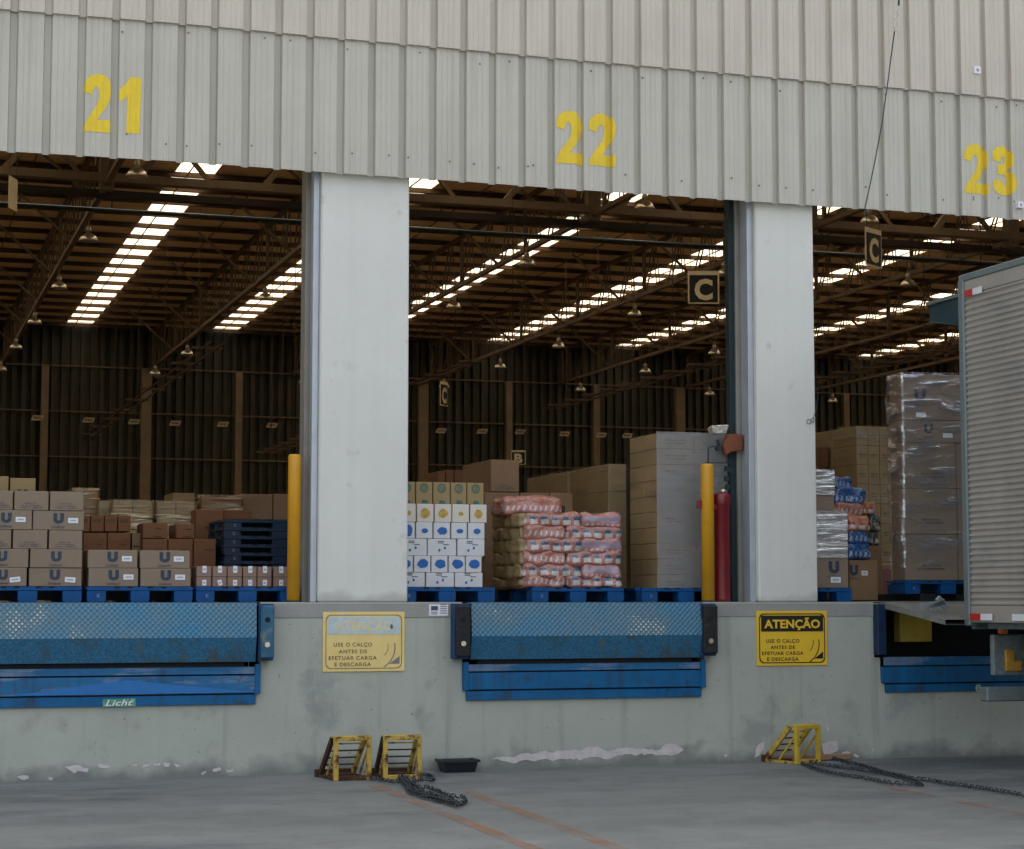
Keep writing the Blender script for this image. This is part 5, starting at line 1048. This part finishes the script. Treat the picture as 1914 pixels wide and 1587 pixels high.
# ================================================================== INTERIOR: lamps, hanging signs, small signs, cable trays
lamp0 = None
LP = [(256,311),(166,434),(111,525),(65,592),(30,640),(2,682),(496,546),(350,652),(290,690),(568,707),(1205,373),(985,481),(848,562),(1353,500),(1186,577),(1044,638),(935,677),(1335,651),(1206,686),(1085,721),(1326,729),(1625,400),(1697,520),(1556,742),(830,714)]
for i, (x, y) in enumerate(LP):
    c = atz(x, y, ZC-.5)
    if c.y > YB-2: c = at(x, y, YB-2.0)
    if lamp0 is None:
        lamp0 = thing('high_bay_lamp', '', 'lamp', tuple(c), group='bell-shaped lamps hanging under the roof')
        MB().lathe((0,0,-.24), [(.245,0),(.25,.012),(.21,.10),(.15,.17),(.09,.20),(.075,.205)], 20).build('reflector', ALU, lamp0, local=True)
        MB().lathe((0,0,-.03), [(.07,0),(.075,.10),(.05,.17),(.02,.19)], 12).build('ballast_housing', mat('housing_metal', (.35,.30,.22), .4, .5), lamp0, local=True)
        MB().tube([(0,0,.15),(0,0,.52)], .014, 6).build('stem', STEEL, lamp0, local=True); o = lamp0
    else: o = clone(lamp0, tuple(c), random.uniform(0,1), '')
    o['label'] = 'bell-shaped hanging lamp, %s' % ( {0:'touching the cladding edge at the upper left',1:'second below the cladding along the left truss',2:'third along the left truss',3:'fourth along the left truss',4:'fifth along the left truss',5:'at the left photo edge, lowest on the left truss',6:'against the second skylight row',7:'left opening, upper one at the second truss end',8:'left opening, lower one at the second truss end',9:'half hidden by the door jamb',
        10:'just under the cladding right of number 22',11:'high on the first truss right of the wide column',12:'lower on the first truss right of the wide column',13:'just right of the large square C sign',14:'below the long second skylight row',15:'midway down the third truss',16:'at the far end of the third truss',17:'left of the right column, upper',18:'second from the right column on the fourth truss',19:'lowest in the fourth truss row',20:'lowest beside the right column',21:'touching the cladding above the slanted C sign',22:'right of the slanted C sign',23:'low beside the right column edge',24:'directly above the narrow C sign'}[i])
def hang_sign(px, py, wpx, hpx, Y, rz, letter, label, nm=None):
    c = at(px, py, Y); s = 1/((at(px+10,py,Y)-at(px,py,Y)).length/10); w_ = wpx/s; h_ = hpx/s
    r = thing('hanging_sign', label, 'sign', tuple(c), rz)
    MB().box(-w_/2, w_/2, 0, .02, -h_/2, h_/2).build('panel', CREAM, r, local=True)
    if letter:
        MB().box(-w_/2*.9, w_/2*.9, -.008, -.001, -h_/2*.92, h_/2*.74).build('black_field', SIGNK, r, local=True); t = MB(); text(t, letter, 0, -.012, -.07*h_, w_*.58, h_*.66, .045); t.build('letter', CREAM, r, local=True)
    top = ZR-.3; MB().bar((-w_*.4, .01, h_/2), (-w_*.4, .01, max(h_, top-c.z)), .012).bar((w_*.4, .01, h_/2), (w_*.4, .01, max(h_, top-c.z)), .012).build('hanger_wire', STEELD, r, local=True)
hang_sign(1315, 537, 54, 57, 22, -.3, 'C', 'large square black sign with letter C facing the camera left of the right column')
hang_sign(1633, 463, 52, 64, 26, .55, 'C', 'slanted black sign with letter C high in bay 23')
hang_sign(830, 736, 26, 44, 52, .75, 'C', 'narrow tall black sign with letter C beside a lamp in bay 22')
hang_sign(969, 855, 25.5, 25.5, 20, -.3, 'B', 'small square black sign with letter B above the large tan carton')
hang_sign(25, 362, 44, 62, 22, 1.15, '', 'blank white panel hanging edge-on at the upper left')
zs_ = None
for i, (x, y) in enumerate(((69,781),(165,785),(250,788),(327,791),(416,793),(508,795),(824,805),(901,806),(972,807),(1055,811),(1124,813),(1172,814))):
    c = at(x, y, YB-1.0); r = thing('bay_number_plate', 'small white number plate on the back wall rail, %s from the left' % (('first','second','third','fourth','fifth','sixth','seventh','eighth','ninth','tenth','eleventh','twelfth')[i]), 'plate', tuple(c), 0, 'small white plates along the back wall')
    MB().add([(-.26,0,-.11),(.20,0,-.11),(.30,0,.11),(-.16,0,.11),(-.26,.02,-.11),(.20,.02,-.11),(.30,.02,.11),(-.16,.02,.11)], [(0,1,2,3),(7,6,5,4),(0,4,5,1),(1,5,6,2),(2,6,7,3),(3,7,4,0)]).build('plate', mat('dull_plate', (.42,.34,.22), .6), r, local=True)
    q = MB()
    for k in range(5): q.box(-.14+.065*k, -.10+.065*k, -.004, -.003, -.05, .05)
    q.build('print', INKK, r, local=True); MB().bar((0,.01,.11), (0,.01,.35), .02).build('hanger', STEELD, r, local=True)
def tray(pa, pb, Z, label, n=9):
    a = atz(*pa, Z); b = atz(*pb, Z); b.x = a.x = (a.x+b.x)/2; 
    if a.y > b.y: a, b = b, a
    b.y = min(b.y, YB-1); r = thing('cable_tray', label, 'cable tray', tuple(a)); q = MB(); q.bar(a+Vector((-.18,0,0)), b+Vector((-.18,0,0)), .05); q.bar(a+Vector((.18,0,0)), b+Vector((.18,0,0)), .05); q.build('side_rail', STEELD, r)
    for k in range(n): t = (k+.5)/n; p = a.lerp(b, t); MB().box(p.x-.42, p.x+.42, p.y-.12, p.y+.12, p.z+.03, p.z+.09).build('light_batten', mat('batten_housing', (.10,.07,.04), .5), r)
    for k in range(5): t = (k+.5)/5; p = a.lerp(b, t); MB().bar(p, (p.x, p.y, ZR-.2), .02).build('hanger', STEELD, r)
tray((432,640), (140,825), 8.4, 'long row of strip lights hanging in the depth of bay 21'); tray((640,810), (470,850), 6.2, 'dim row of strip lights low near the left jamb', 7)
tray((895,675), (765,722), 9.8, 'ladder-like cable tray reaching the back column beside the wide column', 6); tray((1365,665), (1045,765), 8.0, 'row of strip lights hanging low across bay 22', 9)
tray((1790,640), (1560,715), 8.6, 'row of strip lights hanging in bay 23', 7)

for o in list(C.objects):
    if '_loc' in o: del o['_loc']
    if '_used' in o: del o['_used']
